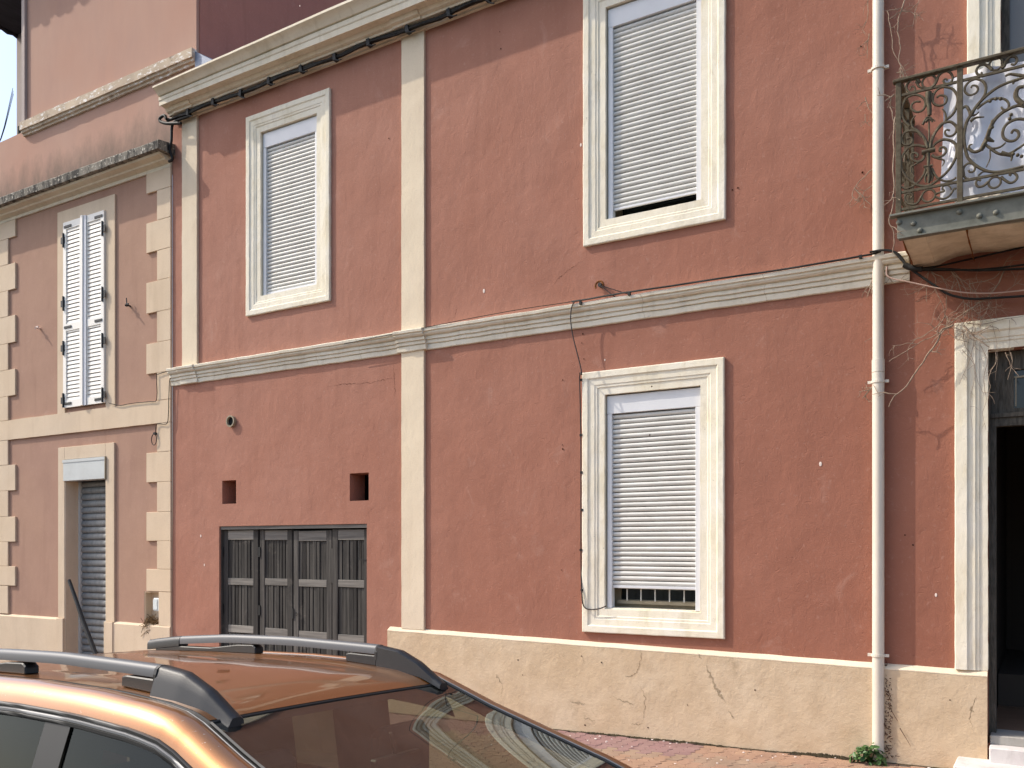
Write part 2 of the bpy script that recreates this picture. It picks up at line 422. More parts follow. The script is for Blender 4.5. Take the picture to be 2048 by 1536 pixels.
def smooth_path(pts, n=4):
    """Catmull-Rom through points"""
    P = [Vector(p) for p in pts]; P = [P[0] * 2 - P[1]] + P + [P[-1] * 2 - P[-2]]; out = []
    for i in range(1, len(P) - 2):
        a, b, c, d = P[i - 1:i + 3]
        for k in range(n):
            t = k / n
            out.append(.5 * ((2 * b) + (c - a) * t + (2 * a - 5 * b + 4 * c - d) * t * t + (3 * b - a - 3 * c + d) * t ** 3))
    out.append(P[-2]); return out
def W3(pts, Y): return [(x, Y, z) for x, z in pts]

# ================================================================== GROUND
ROAD_Y = -4.55
mb = MB(); mb.add([(-200, ROAD_Y - .12, gz(-60) - .6), (60, ROAD_Y - .12, gz(20) - .2), (60, -90, 2.6), (-200, -90, 1.6)], [(0, 1, 2, 3)])
def roadz(x, y): return gz(x) - .125 - .035 * (y + 5.92)
mb = MB(); mb.grid(lambda x, y: (x, y, roadz(max(-40, min(20, x)), max(y, -12))), [-200, -40, -20, -10, 0, 10, 20, 120], [-200, -12, -9, -6, ROAD_Y - .12])
tag(obj('road', mb, M['asphalt']), kind='structure')
mb = MB(); mb.grid(lambda x, y: (x, y, gz(max(-40, min(20, x))) - .03), [-200, -40, -20, -10, 0, 10, 20, 120], [ROAD_Y, 30])
pav = tag(obj('pavement', mb, M['sand']), kind='structure')
mb = MB(); mb.loft([[(x, ROAD_Y - .12, gz(x) - .2), (x, ROAD_Y, gz(x) - .2), (x, ROAD_Y, gz(x)), (x, ROAD_Y - .10, gz(x)), (x, ROAD_Y - .12, gz(x) - .02)] for x in steps(-24, 6, 1.)])
tag(obj('kerb', mb, M['kerb']), kind='structure')
# interlocking pavers: zig-zag long sides, running bond
PL, PW = .225, .1125
def paver_mb():
    m_ = MB(); g = .0022; a = .017
    zig = [(-PL / 2 + PL * t, (a if i % 2 else -a)) for i, t in enumerate((0, .25, .5, .75, 1.))]
    lft = [(-PW / 2 + g + q, y) for y, q in zig]; rgt = [(PW / 2 - g + q, y) for y, q in zig]
    lft[0] = (lft[0][0], -PL / 2 + g); rgt[0] = (rgt[0][0], -PL / 2 + g); lft[-1] = (lft[-1][0], PL / 2 - g); rgt[-1] = (rgt[-1][0], PL / 2 - g)
    ring = lft + rgt[::-1]
    cx = lambda q, s: (q[0] * s, q[1] * s)
    m_.loft([[(x, y, -.03) for x, y in ring], [(x, y, -.003) for x, y in ring], [(*cx(p, .975), 0.) for p in ring]], caps=False)
    n_ = len(ring); m_.f.append(tuple(range(2 * n_, 3 * n_))); return m_
slots = []
for i in range(-110, 12):
    x = i * PW
    for j in range(0, 22):
        y = -.1 - j * PL - (PL / 2 if i % 2 else 0)
        if y < ROAD_Y + .12: continue
        slots.append((x, y))
def zone(x, y):
    n_ = noise.noise(Vector((x * .9, y * 1.4, 2)))
    if x < -2.75 + .3 * n_ and y > -.62 + .12 * n_ and x > -7: return 'pav_purple'
    if y > -.5 + .2 * n_ and x >= -2.75: return 'pav_orange'
    return 'pav_tan' if n_ < .28 else 'pav_orange'
def vis(x, y):   # nearest, unhidden ground first
    return (0 if (-5.2 < x < -.3 and y > -1.75) else 1, -y + .05 * abs(x + 2.5))
slots.sort(key=lambda q: vis(*q))
src = {}
for x, y in slots[:298]:
    z = gz(x) + random.uniform(-.0025, .0025); mk = zone(x, y)
    if mk not in src: src[mk] = obj('paver', paver_mb(), M[mk], pav, at=(x, y, z)); o = src[mk]
    else: o = again(src[mk], (x, y, z))
    o.rotation_euler = (random.uniform(-.012, .012), random.uniform(-.012, .012) - .018, 0)
for mk in ('pav_tan', 'pav_orange', 'pav_purple'):
    m_ = MB(); pm = paver_mb()
    for x, y in slots[298:]:
        if zone(x, y) == mk: m_.add([(v[0] + x, v[1] + y, v[2] + gz(x)) for v in pm.v], pm.f)
    if m_.v: obj('paver_field', m_, M[mk], pav, kind='stuff', fix=False)

# ================================================================== RED HOUSE
XL, XR = -10.53, 4.2
red = empty('red_house', (-5, 0, gz(-5)), 'two-storey red stucco house with cream pilasters, string course and roller shutters', 'house')
WIN = [(-3.84, -2.83, 1.22, 3.40), (-3.83, -2.82, 5.18, 7.34), (-8.78, -7.79, 5.13, 7.27)]
holes = [(a - .03, b + .03, c - .03, d + .03, .30) for a, b, c, d in WIN]
holes += [(-9.57, -6.98, -.4, 2.13, .16), (-9.51, -9.24, 2.43, 2.745, .28), (-7.25, -6.95, 2.41, 2.745, .28),
          (-.40, .80, .25, 3.46, .22), (-.31, .75, 4.52, 7.2, .22)]
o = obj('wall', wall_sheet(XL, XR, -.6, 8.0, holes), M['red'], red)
# rooms behind the openings
for a, b, c, d in WIN:
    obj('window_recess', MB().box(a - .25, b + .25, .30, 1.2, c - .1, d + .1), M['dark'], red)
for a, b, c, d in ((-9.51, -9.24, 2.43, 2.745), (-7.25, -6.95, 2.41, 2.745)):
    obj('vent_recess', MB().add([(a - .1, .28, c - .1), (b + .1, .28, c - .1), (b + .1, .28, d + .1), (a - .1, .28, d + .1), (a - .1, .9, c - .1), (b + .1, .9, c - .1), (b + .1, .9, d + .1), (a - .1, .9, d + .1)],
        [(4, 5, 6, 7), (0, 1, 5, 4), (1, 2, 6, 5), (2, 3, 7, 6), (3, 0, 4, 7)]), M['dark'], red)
obj('loose_lath', MB().box(-7.06, -7.02, .2, .24, 2.40, 2.75).box(-6.99, -6.97, .1, .12, 2.41, 2.75), M['board'], red)
# pilasters
obj('pilaster', bar_z(-6.43, -6.105, -.032, .0, .90, 4.115), M['cream'], red)
obj('pilaster', bar_z(-6.43, -6.105, -.032, .0, 4.36, 7.84), M['cream'], red)
obj('pilaster', bar_z(-10.29, -9.985, -.032, .0, 4.36, 7.84), M['cream'], red)
# string course
SC = [(0, 4.37), (-.10, 4.345), (-.112, 4.335), (-.108, 4.308), (-.088, 4.302), (-.092, 4.285), (-.078, 4.268), (-.048, 4.262), (-.056, 4.250), (-.056, 4.222), (-.034, 4.218), (-.042, 4.206), (-.040, 4.180), (-.018, 4.175), (-.028, 4.165), (-.026, 4.118), (-.020, 4.112), (0, 4.11)]
obj('string_course', extrude_x(SC, -10.53, -6.475, .1, .006, 5), M['string'], red, smooth=25)
obj('string_course', extrude_x(SC, -6.06, -.985, .1, .006, 5), M['string'], red, smooth=25)
obj('string_course', extrude_x([(y - .03 if y else y, z) for y, z in SC], -6.475, -6.06, .1, .005, 5), M['string'], red, smooth=25)
obj('string_course', extrude_x([(y - .02 if y else y, z) for y, z in SC], -10.31, -9.965, .1, .004, 5), M['string'], red, smooth=25)
jn = None
for x in (-9.1, -7.75, -7.05, -5.0, -3.4, -2.2):
    m_ = MB().loft([[(x + q + .012 * math.sin(z * 40), y - .0025, z) for y, z in SC[1:-1]] for q in (-.0012, .0012)], ring_closed=False)
    obj('mortar_joint', m_, M['patch'], red, fix=False)
# cornice
CO = [(.1, 8.17), (-.386, 8.150), (-.39, 8.125), (-.366, 8.112), (-.345, 8.10), (-.323, 8.078), (-.30, 8.052), (-.27, 8.050), (-.292, 8.035), (-.29, 7.995), (-.28, 7.985), (-.282, 7.925), (-.24, 7.936), (-.19, 7.925), (-.165, 7.885), (-.13, 7.872), (-.125, 7.850), (-.07, 7.846), (-.06, 7.822), (-.035, 7.818), (-.03, 7.795), (0, 7.79)]
tilt = lambda x, z: .033 * max(0, x + 10.45) * .5 * max(0, (z - 7.95) / .2)
obj('cornice', extrude_x(CO, -10.45, XR, .25, .003, 3, tilt), M['cornice'], red, smooth=20)
CB = [(0, 7.93), (-.20, 7.93), (-.205, 7.925), (-.185, 7.883), (-.15, 7.870), (-.145, 7.848), (-.09, 7.843), (-.08, 7.820), (-.055, 7.815), (-.05, 7.786), (0, 7.786)]
obj('cornice_break', extrude_x(CB, -6.47, -6.07, .2), M['cornice'], red, smooth=20)
obj('cornice_break', extrude_x(CB, -10.33, -9.95, .2), M['cornice'], red, smooth=20)
mb = MB(); mb.loft([[(x, -.15, 8.15), (x, -.15, 8.17 + tilt(x, 8.15)), (x, 5.5, 9.2), (x, 5.5, 9.1)] for x in (-10.45, XR)])
obj('roof', mb, M['tile'], red)
# plinth with a sloped top
def plinth_top(x): return .885 - .0118 * (x + 6.62)
def plinth(x0, x1, prnt, mat, yo=-.055, z=plinth_top):
    m_ = MB(); m_.loft([[(x, 0, -.5), (x, yo, -.5), (x, yo, z(x) - .022), (x, 0, z(x) - .021)] for x in steps(x0, x1, .1)])
    m_.jitter(.005, 4., (0, .5, 1)); obj('plinth', m_, mat, prnt)
    m_ = MB(); m_.loft([[(x, 0, z(x) - .016), (x, yo - .001, z(x) - .020), (x, yo - .001, z(x) - .012), (x, yo * .6, z(x) + .008), (x, 0, z(x) + .026)] for x in steps(x0, x1, .1)])
    m_.jitter(.005, 4., (0, .5, 1)); return obj('plinth_ledge', m_, M['cream'], prnt)  # paler cream on the ledge paints in its sunlit brightness
plinth(-6.62, -.402, red, M['plinth'])
# moulded surround + roller shutter of each window
SP = [(0, .20), (0, -.004), (.070, -.006), (.078, -.014), (.098, -.015), (.106, -.021), (.165, -.024), (.178, -.036), (.232, -.036), (.240, -.032), (.240, 0), (.02, .0), (.02, .2)]
def roller_window(a, b, c, d, zbox, zbar, label, bars=False):
    win = obj('window', frame_ring(a, b, c, d, SP, .07, .0035), M['stone'], red, smooth=22, label=label)
    obj('shutter_box', MB().box(a + .012, b - .004, .032, .18, zbox, d - .012), M['alu'], win, bevel=.003)
    for x in (a + .016, b - .062):
        obj('guide_rail', MB().box(x, x + .05, .030, .10, c + .005, zbox - .002), M['alu'], win, bevel=.003)
    z = zbox - .03; first = None; hw = (b - a) / 2 - .05; xc = (a + b) / 2
    while z > zbar + .03:
        if first is None:
            m_ = MB(); pr = [(.020, -.0235), (.004, -.0225), (-.004, -.016), (-.0085, -.004), (-.0085, .006), (-.004, .0145), (.004, .0200), (.020, .0205)]
            m_.loft([[(x, y, q) for y, q in pr] for x in (-hw, hw)])
            first = obj('slat', m_, M['slat'], win, smooth=50, at=(xc, .062, z))
        else: again(first, (xc + random.uniform(-.002, .002), .062 + random.uniform(-.0015, .0015), z + random.uniform(-.0007, .0007)), rot=(random.uniform(-.015, .015), random.uniform(-.0014, .0014), 0))
        z -= .0497
    obj('bottom_bar', MB().box(a + .07, b - .066, .050, .075, zbar, z + .026), M['alu'], win, bevel=.002)
    obj('window_frame', MB().box(a, b, .22, .28, c + .0, c + .09).box(a, a + .08, .22, .28, c + .09, d).box(b - .08, b, .22, .28, c + .09, d), M['beigewood'], win)
    obj('pane', MB().box(a + .08, b - .08, .245, .255, c + .09, d), M['glass_dark'], win)
    obj('sill', MB().box(a + .002, b - .002, .03, .22, c - .04, c + .012), M['stone'], win)
    if bars:
        obj('guard_rail', MB().box(a + .09, b - .07, .125, .14, c + .205, c + .217), M['slat'], win)
        for i in range(6):
            x = a + .19 + .152 * i
            obj('guard_bar', MB().tube([(x, .132, c + .085), (x, .132, c + .205)], .007, 6), M['slat'], win)
        obj('inner_rail', MB().box(a + .07, b - .07, .15, .2, c + .05, c + .085), M['beigewood'], win)
    return win
roller_window(*WIN[0], 3.205, 1.435, 'ground-floor roller-shuttered window, shutter stopped just short of the sill', True)
roller_window(*WIN[1], 7.14, 5.275, 'upper roller-shuttered window with a dark gap below its shutter')
roller_window(*WIN[2], 7.07, 5.13, 'upper roller-shuttered window closed right down to the sill')

# ---- garage: four grey board leaves
GX = [-9.57, -8.885, -8.275, -7.60, -6.98]
lint = obj('garage_lintel', MB().box(-9.565, -6.985, .015, .12, 2.085, 2.128).jitter(.006, 6), M['rail'], red)
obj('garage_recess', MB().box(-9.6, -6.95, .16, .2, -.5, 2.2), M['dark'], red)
tops = [2.08, 2.075, 2.06, 2.07]
board_src = {}
for i in range(4):
    a, b = GX[i] + .012, GX[i + 1] - .008; zt = tops[i]; zb = -.28; yo = .06 + (.012 if i in (1, 2) else 0)
    sw = .088
    leaf = obj('garage_door', MB().box(a + .01, b - .01, yo + .035, yo + .045, zb, zt - .02), M['black'], red)
    obj('stile', MB().box(a, a + sw, yo, yo + .034, zb, zt), M['stile'], leaf, bevel=.004)
    obj('stile', MB().box(b - sw, b, yo, yo + .034, zb, zt), M['stile'], leaf, bevel=.004)
    m1 = 1.345 + random.uniform(-.01, .01); m0 = .70 - .01 * i
    for z0, z1 in ((zt - .135, zt - .005), (m1, m1 + .09), (m0, m0 + .10), (zb, zb + .12)):
        obj('cross_rail', MB().box(a + sw + .001, b - sw - .001, yo + .002 + random.uniform(0, .004), yo + .03, z0, z1).jitter(.003, 9), M['rail'], leaf, bevel=.003)
    for z0, z1 in ((m1 + .09, zt - .135), (m0 + .10, m1), (zb + .12, m0)):
        x = a + sw + .002; end = b - sw - .002; nb = 8 if i != 3 else 7; wd = (end - x) / nb
        for q in range(nb):
            g = random.uniform(.004, .013); y_ = yo + .014 + random.uniform(-.006, .008)
            obj('board', MB().box(x + wd * q + g * .5, x + wd * (q + 1) - g * .5, y_, yo + .034, z0 + .002, z1 - .002 - random.uniform(0, .006)), M['board'], leaf, bevel=.002)
    for z in (1.72, .95):
        if i in (0, 1, 3):
            x = a - .004 if i < 2 else b - .012
            obj('hinge', MB().box(x - .012, x + .02, yo - .012, yo - .001, z, z + .13), M['black'], leaf)
    if i == 3: obj('hinge_strap', MB().box(b - .17, b - .01, yo - .006, yo - .001, 1.69, 1.70).box(b - .17, b - .155, yo - .006, yo - .001, 1.70, 1.92), M['black'], leaf)
    if i == 2:
        obj('hasp', MB().box(a - .02, a + .012, yo - .012, yo - .001, .93, 1.06).tube([(a + .07, yo - .02, .99 + .022), (a + .048, yo - .02, .99), (a + .07, yo - .02, .968), (a + .09, yo - .02, .99), (a + .07, yo - .02, 1.012)], .004), M['black'], leaf)
        obj('door_edge_board', MB().box(b - .02, b + .055, yo - .01, yo - .001, 1.40, 1.83), M['board'], leaf, bevel=.003)
obj('jamb', MB().box(-9.569, -9.556, .03, .14, -.4, 2.085), M['board'], red); obj('jamb', MB().box(-6.993, -6.981, .03, .14, -.4, 2.085), M['board'], red)

# ---- entrance door at the right
EP = [(0, .10), (0, -.012), (.055, -.015), (.063, -.024), (.083, -.024), (.090, -.034), (.135, -.036), (.150, -.052), (.232, -.052), (.240, -.048), (.240, 0), (.1, .03)]
def door_surround(a, b, z0, z1, name, mat):
    m_ = MB(); path = []
    for z in steps(z0, z1, .1): path.append((a, z, -1, 1 if z == z1 else 0))
    for x in steps(a, b, .1)[1:]: path.append((x, z1, 1 if x == b else 0, 1))
    for z in steps(z1, z0, .1)[1:]: path.append((b, z, 1, 0))
    m_.loft([[(x + ax * u, y, z + az * u) for u, y in EP] for x, z, ax, az in path]); m_.jitter(.003, 8)
    return obj(name, m_, mat, red, smooth=22)
ent = door_surround(-.40, .80, .84, 3.46, 'entrance_surround', M['stone'])
obj('jamb_stone', MB().box(-.399, -.385, .10, .22, .3, 3.46).box(.785, .799, .10, .22, .3, 3.46), M['doorwood'], ent)
obj('transom_frame', MB().box(-.384, .784, .12, .19, 3.30, 3.455).box(-.384, -.22, .12, .19, 2.96, 3.30).box(.62, .784, .12, .19, 2.96, 3.30).box(-.384, .784, .121, .19, 2.95, 2.985).box(-.384, .784, .09, .2, 2.915, 2.948).box(-.384, .784, .11, .19, 2.845, 2.913), M['doorwood'], ent)
obj('transom_pane', MB().box(-.22, .62, .15, .16, 2.985, 3.30), M['glass_dark'], ent)
obj('pane_bead', MB().box(-.22, .62, .135, .15, 3.235, 3.25).box(-.21, -.20, .135, .15, 3.0, 3.235), M['beigewood'], ent)
obj('door_post', MB().box(-.384, -.345, .11, .2, .30, 2.844), M['doorwood'], ent)
hall = obj('hallway', MB().add([(-.4, .225, .30), (1.6, .225, .30), (1.6, 4, .30), (-.4, 4, .30), (-.4, .225, 3.3), (1.6, .225, 3.3), (1.6, 4, 3.3), (-.4, 4, 3.3)],
    [(0, 1, 2, 3), (7, 6, 5, 4), (1, 2, 6, 5), (2, 3, 7, 6), (3, 0, 4, 7)]), M['room'], red)
obj('hall_floor', MB().box(-.39, 1.59, .31, 1.59, .301, .316), M['hallfloor'], hall)
obj('hall_tread', MB().box(-.39, 1.59, 1.6, 3.99, .30, .62), M['room'], hall)
obj('threshold', MB().box(-.385, .80, -.02, .30, .245, .318), M['kerb'], ent, bevel=.006)
st = obj('entrance_steps', MB().box(-.385, 1.2, -.16, .02, .0, .245).jitter(.008, 6), M['step'], red, bevel=.008)
obj('step_slab', MB().box(-.62, 1.6, -.42, .0, -.1, .125).jitter(.006, 5), M['step'], red, bevel=.012)

# ---- balcony door above
bd = door_surround(-.31, .75, 4.52, 7.2, 'balcony_door', M['stone'])
obj('door_frame', MB().box(-.31, -.25, .10, .18, 4.52, 7.2).box(.69, .75, .10, .18, 4.52, 7.2), M['doorwood'], bd)
obj('pane', MB().box(-.25, .69, .14, .15, 4.52, 7.2), M['greypane'], bd)

# ---- balcony
BY = -.80; BX0, BX1 = -1.0, 1.52
bal = obj('balcony', MB().box(BX0 + .03, BX1, BY + .035, -.003, 4.30, 4.405), M['soffit'], red, label='wrought-iron balcony with rusty scrollwork over a riveted blue-grey beam')
m_ = MB(); pr = [(BY + .03, 4.223), (BY + .10, 4.206), (BY + .25, 4.20), (BY + .40, 4.203), (BY + .52, 4.205), (BY + .62, 4.20), (-.003, 4.205), (-.003, 4.298), (BY + .03, 4.298)]
m_.loft([[(x, y, z) for y, z in pr] for x in steps(BX0 + .06, -.78, .04)]); m_.jitter(.008, 5, (0, 1, 1))
obj('corbel', m_, M['soffit'], bal, smooth=30)
m_ = MB(); m_.loft([[(x, y, z + min(.05, (x + .80) * .35) * (y - BY) / .8 + .012 * math.sin(x * 9)) for y, z in pr[:7]] + [(x, -.003, 4.298), (x, BY + .03, 4.298)] for x in steps(-.778, BX1, .08)]).jitter(.008, 5, (0, 1, 1)); obj('soffit', m_, M['soffit'], bal)
for x in (-.94, -.50):
    m_ = MB()
    m_.tube([(x, y - .004, z - .003) for y, z in pr[:7]], .0045, 5); m_.jitter(.010, 90)
    obj('rust_streak', m_, M['rust'], bal)
# channel beam: web and two flanges
obj('fascia_beam', MB().box(BX0 + .02, BX1, BY, BY + .018, 4.235, 4.40).box(BX0 - .03, BX1, BY - .045, BY + .03, 4.401, 4.417).box(BX0 + .03, BX1, BY - .03, BY + .03, 4.222, 4.234), M['fascia'], bal, bevel=.002)
rv = None
for x, z in [(-0.967,4.357),(-0.864,4.330),(-0.818,4.268),(-0.548,4.357),(-0.416,4.301),(-0.309,4.306)] + [(.2, 4.32), (.45, 4.36), (.7, 4.33), (1.0, 4.36), (1.3, 4.34)]:
    if rv is None:
        m_ = MB(); m_.loft([[(r_ * math.cos(t), y, r_ * math.sin(t)) for t in [2 * math.pi * k / 10 for k in range(10)]] for r_, y in ((.021, 0), (.020, -.008), (.013, -.016), (.003, -.019))])
        rv = obj('rivet', m_, M['fascia'], bal, smooth=60, at=(x, BY - .001, z))
    else: again(rv, (x, BY - .001, z))
# railing
def post(x, y, z0, z1): return obj('post', MB().box(x - .02, x + .02, y - .012, y + .012, z0, z1), M['iron'], bal, bevel=.003)
PX = [(-0.970,4.339),(-0.545,4.371)]; px0, px1 = PX[0][0], PX[1][0]
zr = [5.44, 5.30, 4.635, 4.515]
RT = [(-0.977,5.461),(-0.977,5.334),(-0.959,4.584),(-0.959,4.453)]
for x in (px0, px1, 1.06, 1.48): post(x, BY, 4.418, RT[0][1] - .02)
obj('handrail', MB().box(px0 - .04, 1.52, BY - .028, BY + .028, RT[0][1] - .026, RT[0][1]), M['iron'], bal, bevel=.006)
for _, z in RT[1:]: obj('railing_bar', MB().box(px0, 1.48, BY - .008, BY + .008, z - .010, z + .010), M['iron'], bal, bevel=.002)
# side panels, seen end-on
for xs in (px0, 1.48):
    obj('handrail', MB().box(xs - .028, xs + .028, BY + .03, -.01, RT[0][1] - .026, RT[0][1] - .001), M['iron'], bal, bevel=.006)
    for _, z in RT[1:]: obj('railing_bar', MB().box(xs - .008, xs + .008, BY + .013, -.005, z - .010, z + .010), M['iron'], bal)
    for y in (-.33, -.03): post(xs, y, 4.418, RT[0][1] - .027)
    for yc, zc, r_ in ((-.58, 5.10, .14), (-.58, 4.80, .13), (-.18, 5.08, .12), (-.18, 4.82, .12), (-.4, 4.95, .1)):
        pts = [(xs, yc + r_ * (1 - t * .22) * math.cos(t * 2.0), zc + r_ * (1 - t * .22) * math.sin(t * 2.0)) for t in np.linspace(0, 4, 22)]
        obj('scroll', MB().tube(pts, .009, 5, .006), M['iron'], bal, smooth=60)
def scroll(pts, r=.0085, r1=None, close=False):
    p = smooth_path(W3(pts, BY), 4)
    return obj('scroll', MB().tube(p, r * 1.05, 6, None if r1 is None else r1 * 1.05), M['iron'], bal, smooth=60)
def circ(c, q, r=.008):
    R_ = abs(q[0] - c[0])
    return obj('ring', MB().tube([(c[0] + R_ * math.cos(t), BY, c[1] + R_ * math.sin(t)) for t in np.linspace(0, 2 * math.pi, 25)], r, 6), M['iron'], bal, smooth=60)
N_ = []   # scrollwork of the narrow panel
scroll([(-0.818,5.397),(-0.836,5.425),(-0.873,5.435),(-0.903,5.415),(-0.914,5.383),(-0.898,5.348),(-0.870,5.336),(-0.852,5.351),(-0.859,5.376),(-0.880,5.383),(-0.886,5.365)], .010, .006)
scroll([(-0.845,5.415),(-0.827,5.372),(-0.799,5.350),(-0.772,5.340)], .010, .004)
circ(*[(-0.756,5.388),(-0.709,5.375)])
scroll([(-0.736,5.335),(-0.709,5.368),(-0.691,5.412),(-0.664,5.432),(-0.629,5.432),(-0.602,5.402),(-0.595,5.366),(-0.611,5.341),(-0.642,5.343),(-0.658,5.368),(-0.642,5.379),(-0.629,5.363)], .011, .006)
scroll([(-0.602,5.373),(-0.584,5.373),(-0.569,5.379)], .006, .003)
scroll([(-0.891,5.083),(-0.928,5.130),(-0.947,5.190),(-0.944,5.240),(-0.923,5.295),(-0.886,5.315),(-0.845,5.312),(-0.809,5.290),(-0.786,5.259),(-0.781,5.223),(-0.795,5.186),(-0.831,5.176),(-0.863,5.194),(-0.880,5.223),(-0.870,5.251),(-0.845,5.259),(-0.813,5.251)], .010, .008)
scroll([(-0.633,5.071),(-0.593,5.100),(-0.571,5.144),(-0.560,5.200),(-0.567,5.241),(-0.593,5.287),(-0.629,5.311),(-0.669,5.322),(-0.704,5.307),(-0.727,5.273),(-0.729,5.229),(-0.709,5.199),(-0.673,5.185),(-0.642,5.197),(-0.635,5.229),(-0.651,5.253),(-0.682,5.264),(-0.702,5.252)], .010, .008)
scroll([(-0.759,5.311),(-0.763,5.253),(-0.754,5.191),(-0.752,5.131)], .022, .014); scroll([(-0.772,5.315),(-0.768,5.274),(-0.759,5.232)], .010, .008); scroll([(-0.736,5.295),(-0.740,5.257),(-0.752,5.220)], .010, .008)
scroll([(-0.799,5.073),(-0.781,5.108),(-0.759,5.122),(-0.736,5.102),(-0.713,5.076)], .010, .004); scroll([(-0.781,5.088),(-0.754,5.106),(-0.731,5.076)], .012, .006)
scroll([(-0.756,5.092),(-0.755,4.982),(-0.756,4.883)], .006)
scroll([(-0.765,4.885),(-0.781,4.949),(-0.809,5.000),(-0.845,5.044),(-0.873,5.071),(-0.877,5.122),(-0.850,5.155)], .013, .005)
scroll([(-0.747,4.881),(-0.736,4.943),(-0.709,4.996),(-0.673,5.032),(-0.642,5.063),(-0.642,5.113),(-0.664,5.158)], .013, .005)
scroll([(-0.804,4.984),(-0.836,5.027),(-0.882,5.045),(-0.923,5.043),(-0.947,5.008),(-0.942,4.967),(-0.914,4.942),(-0.882,4.947),(-0.873,4.975),(-0.891,4.995),(-0.909,4.984)], .011, .007)
scroll([(-0.709,4.996),(-0.678,5.038),(-0.642,5.051),(-0.607,5.045),(-0.576,5.012),(-0.567,4.981),(-0.580,4.950),(-0.611,4.938),(-0.638,4.954),(-0.646,4.981),(-0.633,4.992),(-0.613,4.982)], .011, .007)
scroll([(-0.781,4.896),(-0.804,4.909),(-0.845,4.926),(-0.891,4.922),(-0.928,4.890),(-0.949,4.844),(-0.951,4.789),(-0.937,4.736),(-0.910,4.689),(-0.868,4.645),(-0.818,4.610),(-0.763,4.598),(-0.718,4.613),(-0.673,4.643),(-0.629,4.678),(-0.593,4.729),(-0.571,4.778),(-0.567,4.841),(-0.584,4.884),(-0.620,4.912),(-0.664,4.925),(-0.709,4.909),(-0.731,4.884)], .010)
scroll([(-0.786,4.837),(-0.795,4.809),(-0.827,4.797),(-0.859,4.809),(-0.880,4.839),(-0.877,4.868),(-0.854,4.870),(-0.834,4.853),(-0.836,4.834),(-0.852,4.836)], .010, .007)
scroll([(-0.736,4.826),(-0.713,4.803),(-0.678,4.800),(-0.646,4.815),(-0.638,4.843),(-0.655,4.866),(-0.678,4.867),(-0.682,4.848),(-0.669,4.837)], .010, .008)
scroll([(-0.736,4.826),(-0.700,4.793),(-0.664,4.775),(-0.651,4.757),(-0.664,4.725)], .008, .004)
scroll([(-0.795,4.809),(-0.809,4.797),(-0.854,4.778),(-0.882,4.759),(-0.877,4.723),(-0.859,4.688)], .009, .005)
obj('scroll_clamp', MB().tube(W3([(-0.806,4.859),(-0.713,4.863)], BY), .019, 8), M['iron'], bal, smooth=50)
scroll([(-0.763,4.847),(-0.759,4.796),(-0.761,4.747)], .014, .010)
obj('scroll_clamp', MB().tube(W3([(-0.793,4.749),(-0.731,4.745)], BY), .010, 8), M['iron'], bal, smooth=50)
scroll([(-0.759,4.736),(-0.754,4.696),(-0.754,4.656),(-0.759,4.617)], .020, .010); scroll([(-0.754,4.706),(-0.731,4.661),(-0.740,4.628)], .012, .006); scroll([(-0.759,4.707),(-0.781,4.672),(-0.779,4.626)], .012, .006)
scroll([(-0.777,4.740),(-0.790,4.694),(-0.822,4.650),(-0.863,4.619),(-0.914,4.607),(-0.947,4.627)], .009, .007); scroll([(-0.736,4.726),(-0.718,4.678),(-0.691,4.637),(-0.642,4.607),(-0.593,4.606),(-0.571,4.621)], .009, .007)
circ(*[(-0.759,4.522),(-0.713,4.513)])
scroll([(-0.804,4.532),(-0.836,4.483),(-0.873,4.478),(-0.910,4.498),(-0.926,4.537),(-0.914,4.564),(-0.886,4.566),(-0.870,4.545),(-0.884,4.531)], .009, .007)
scroll([(-0.713,4.523),(-0.682,4.531),(-0.651,4.535),(-0.664,4.557),(-0.651,4.574),(-0.620,4.568),(-0.602,4.534)], .009, .005); scroll([(-0.709,4.502),(-0.664,4.478),(-0.624,4.485),(-0.598,4.514),(-0.584,4.538),(-0.569,4.535)], .009, .006)
circ(*[(-0.309,5.396),(-0.265,5.383)])
scroll([(-0.334,5.362),(-0.359,5.393),(-0.385,5.415),(-0.415,5.414),(-0.436,5.386),(-0.428,5.354),(-0.402,5.345),(-0.404,5.362)], .012, .007)
scroll([(-0.275,5.355),(-0.258,5.365),(-0.237,5.407),(-0.212,5.423),(-0.183,5.410),(-0.175,5.379),(-0.192,5.358),(-0.212,5.369)], .013, .007)
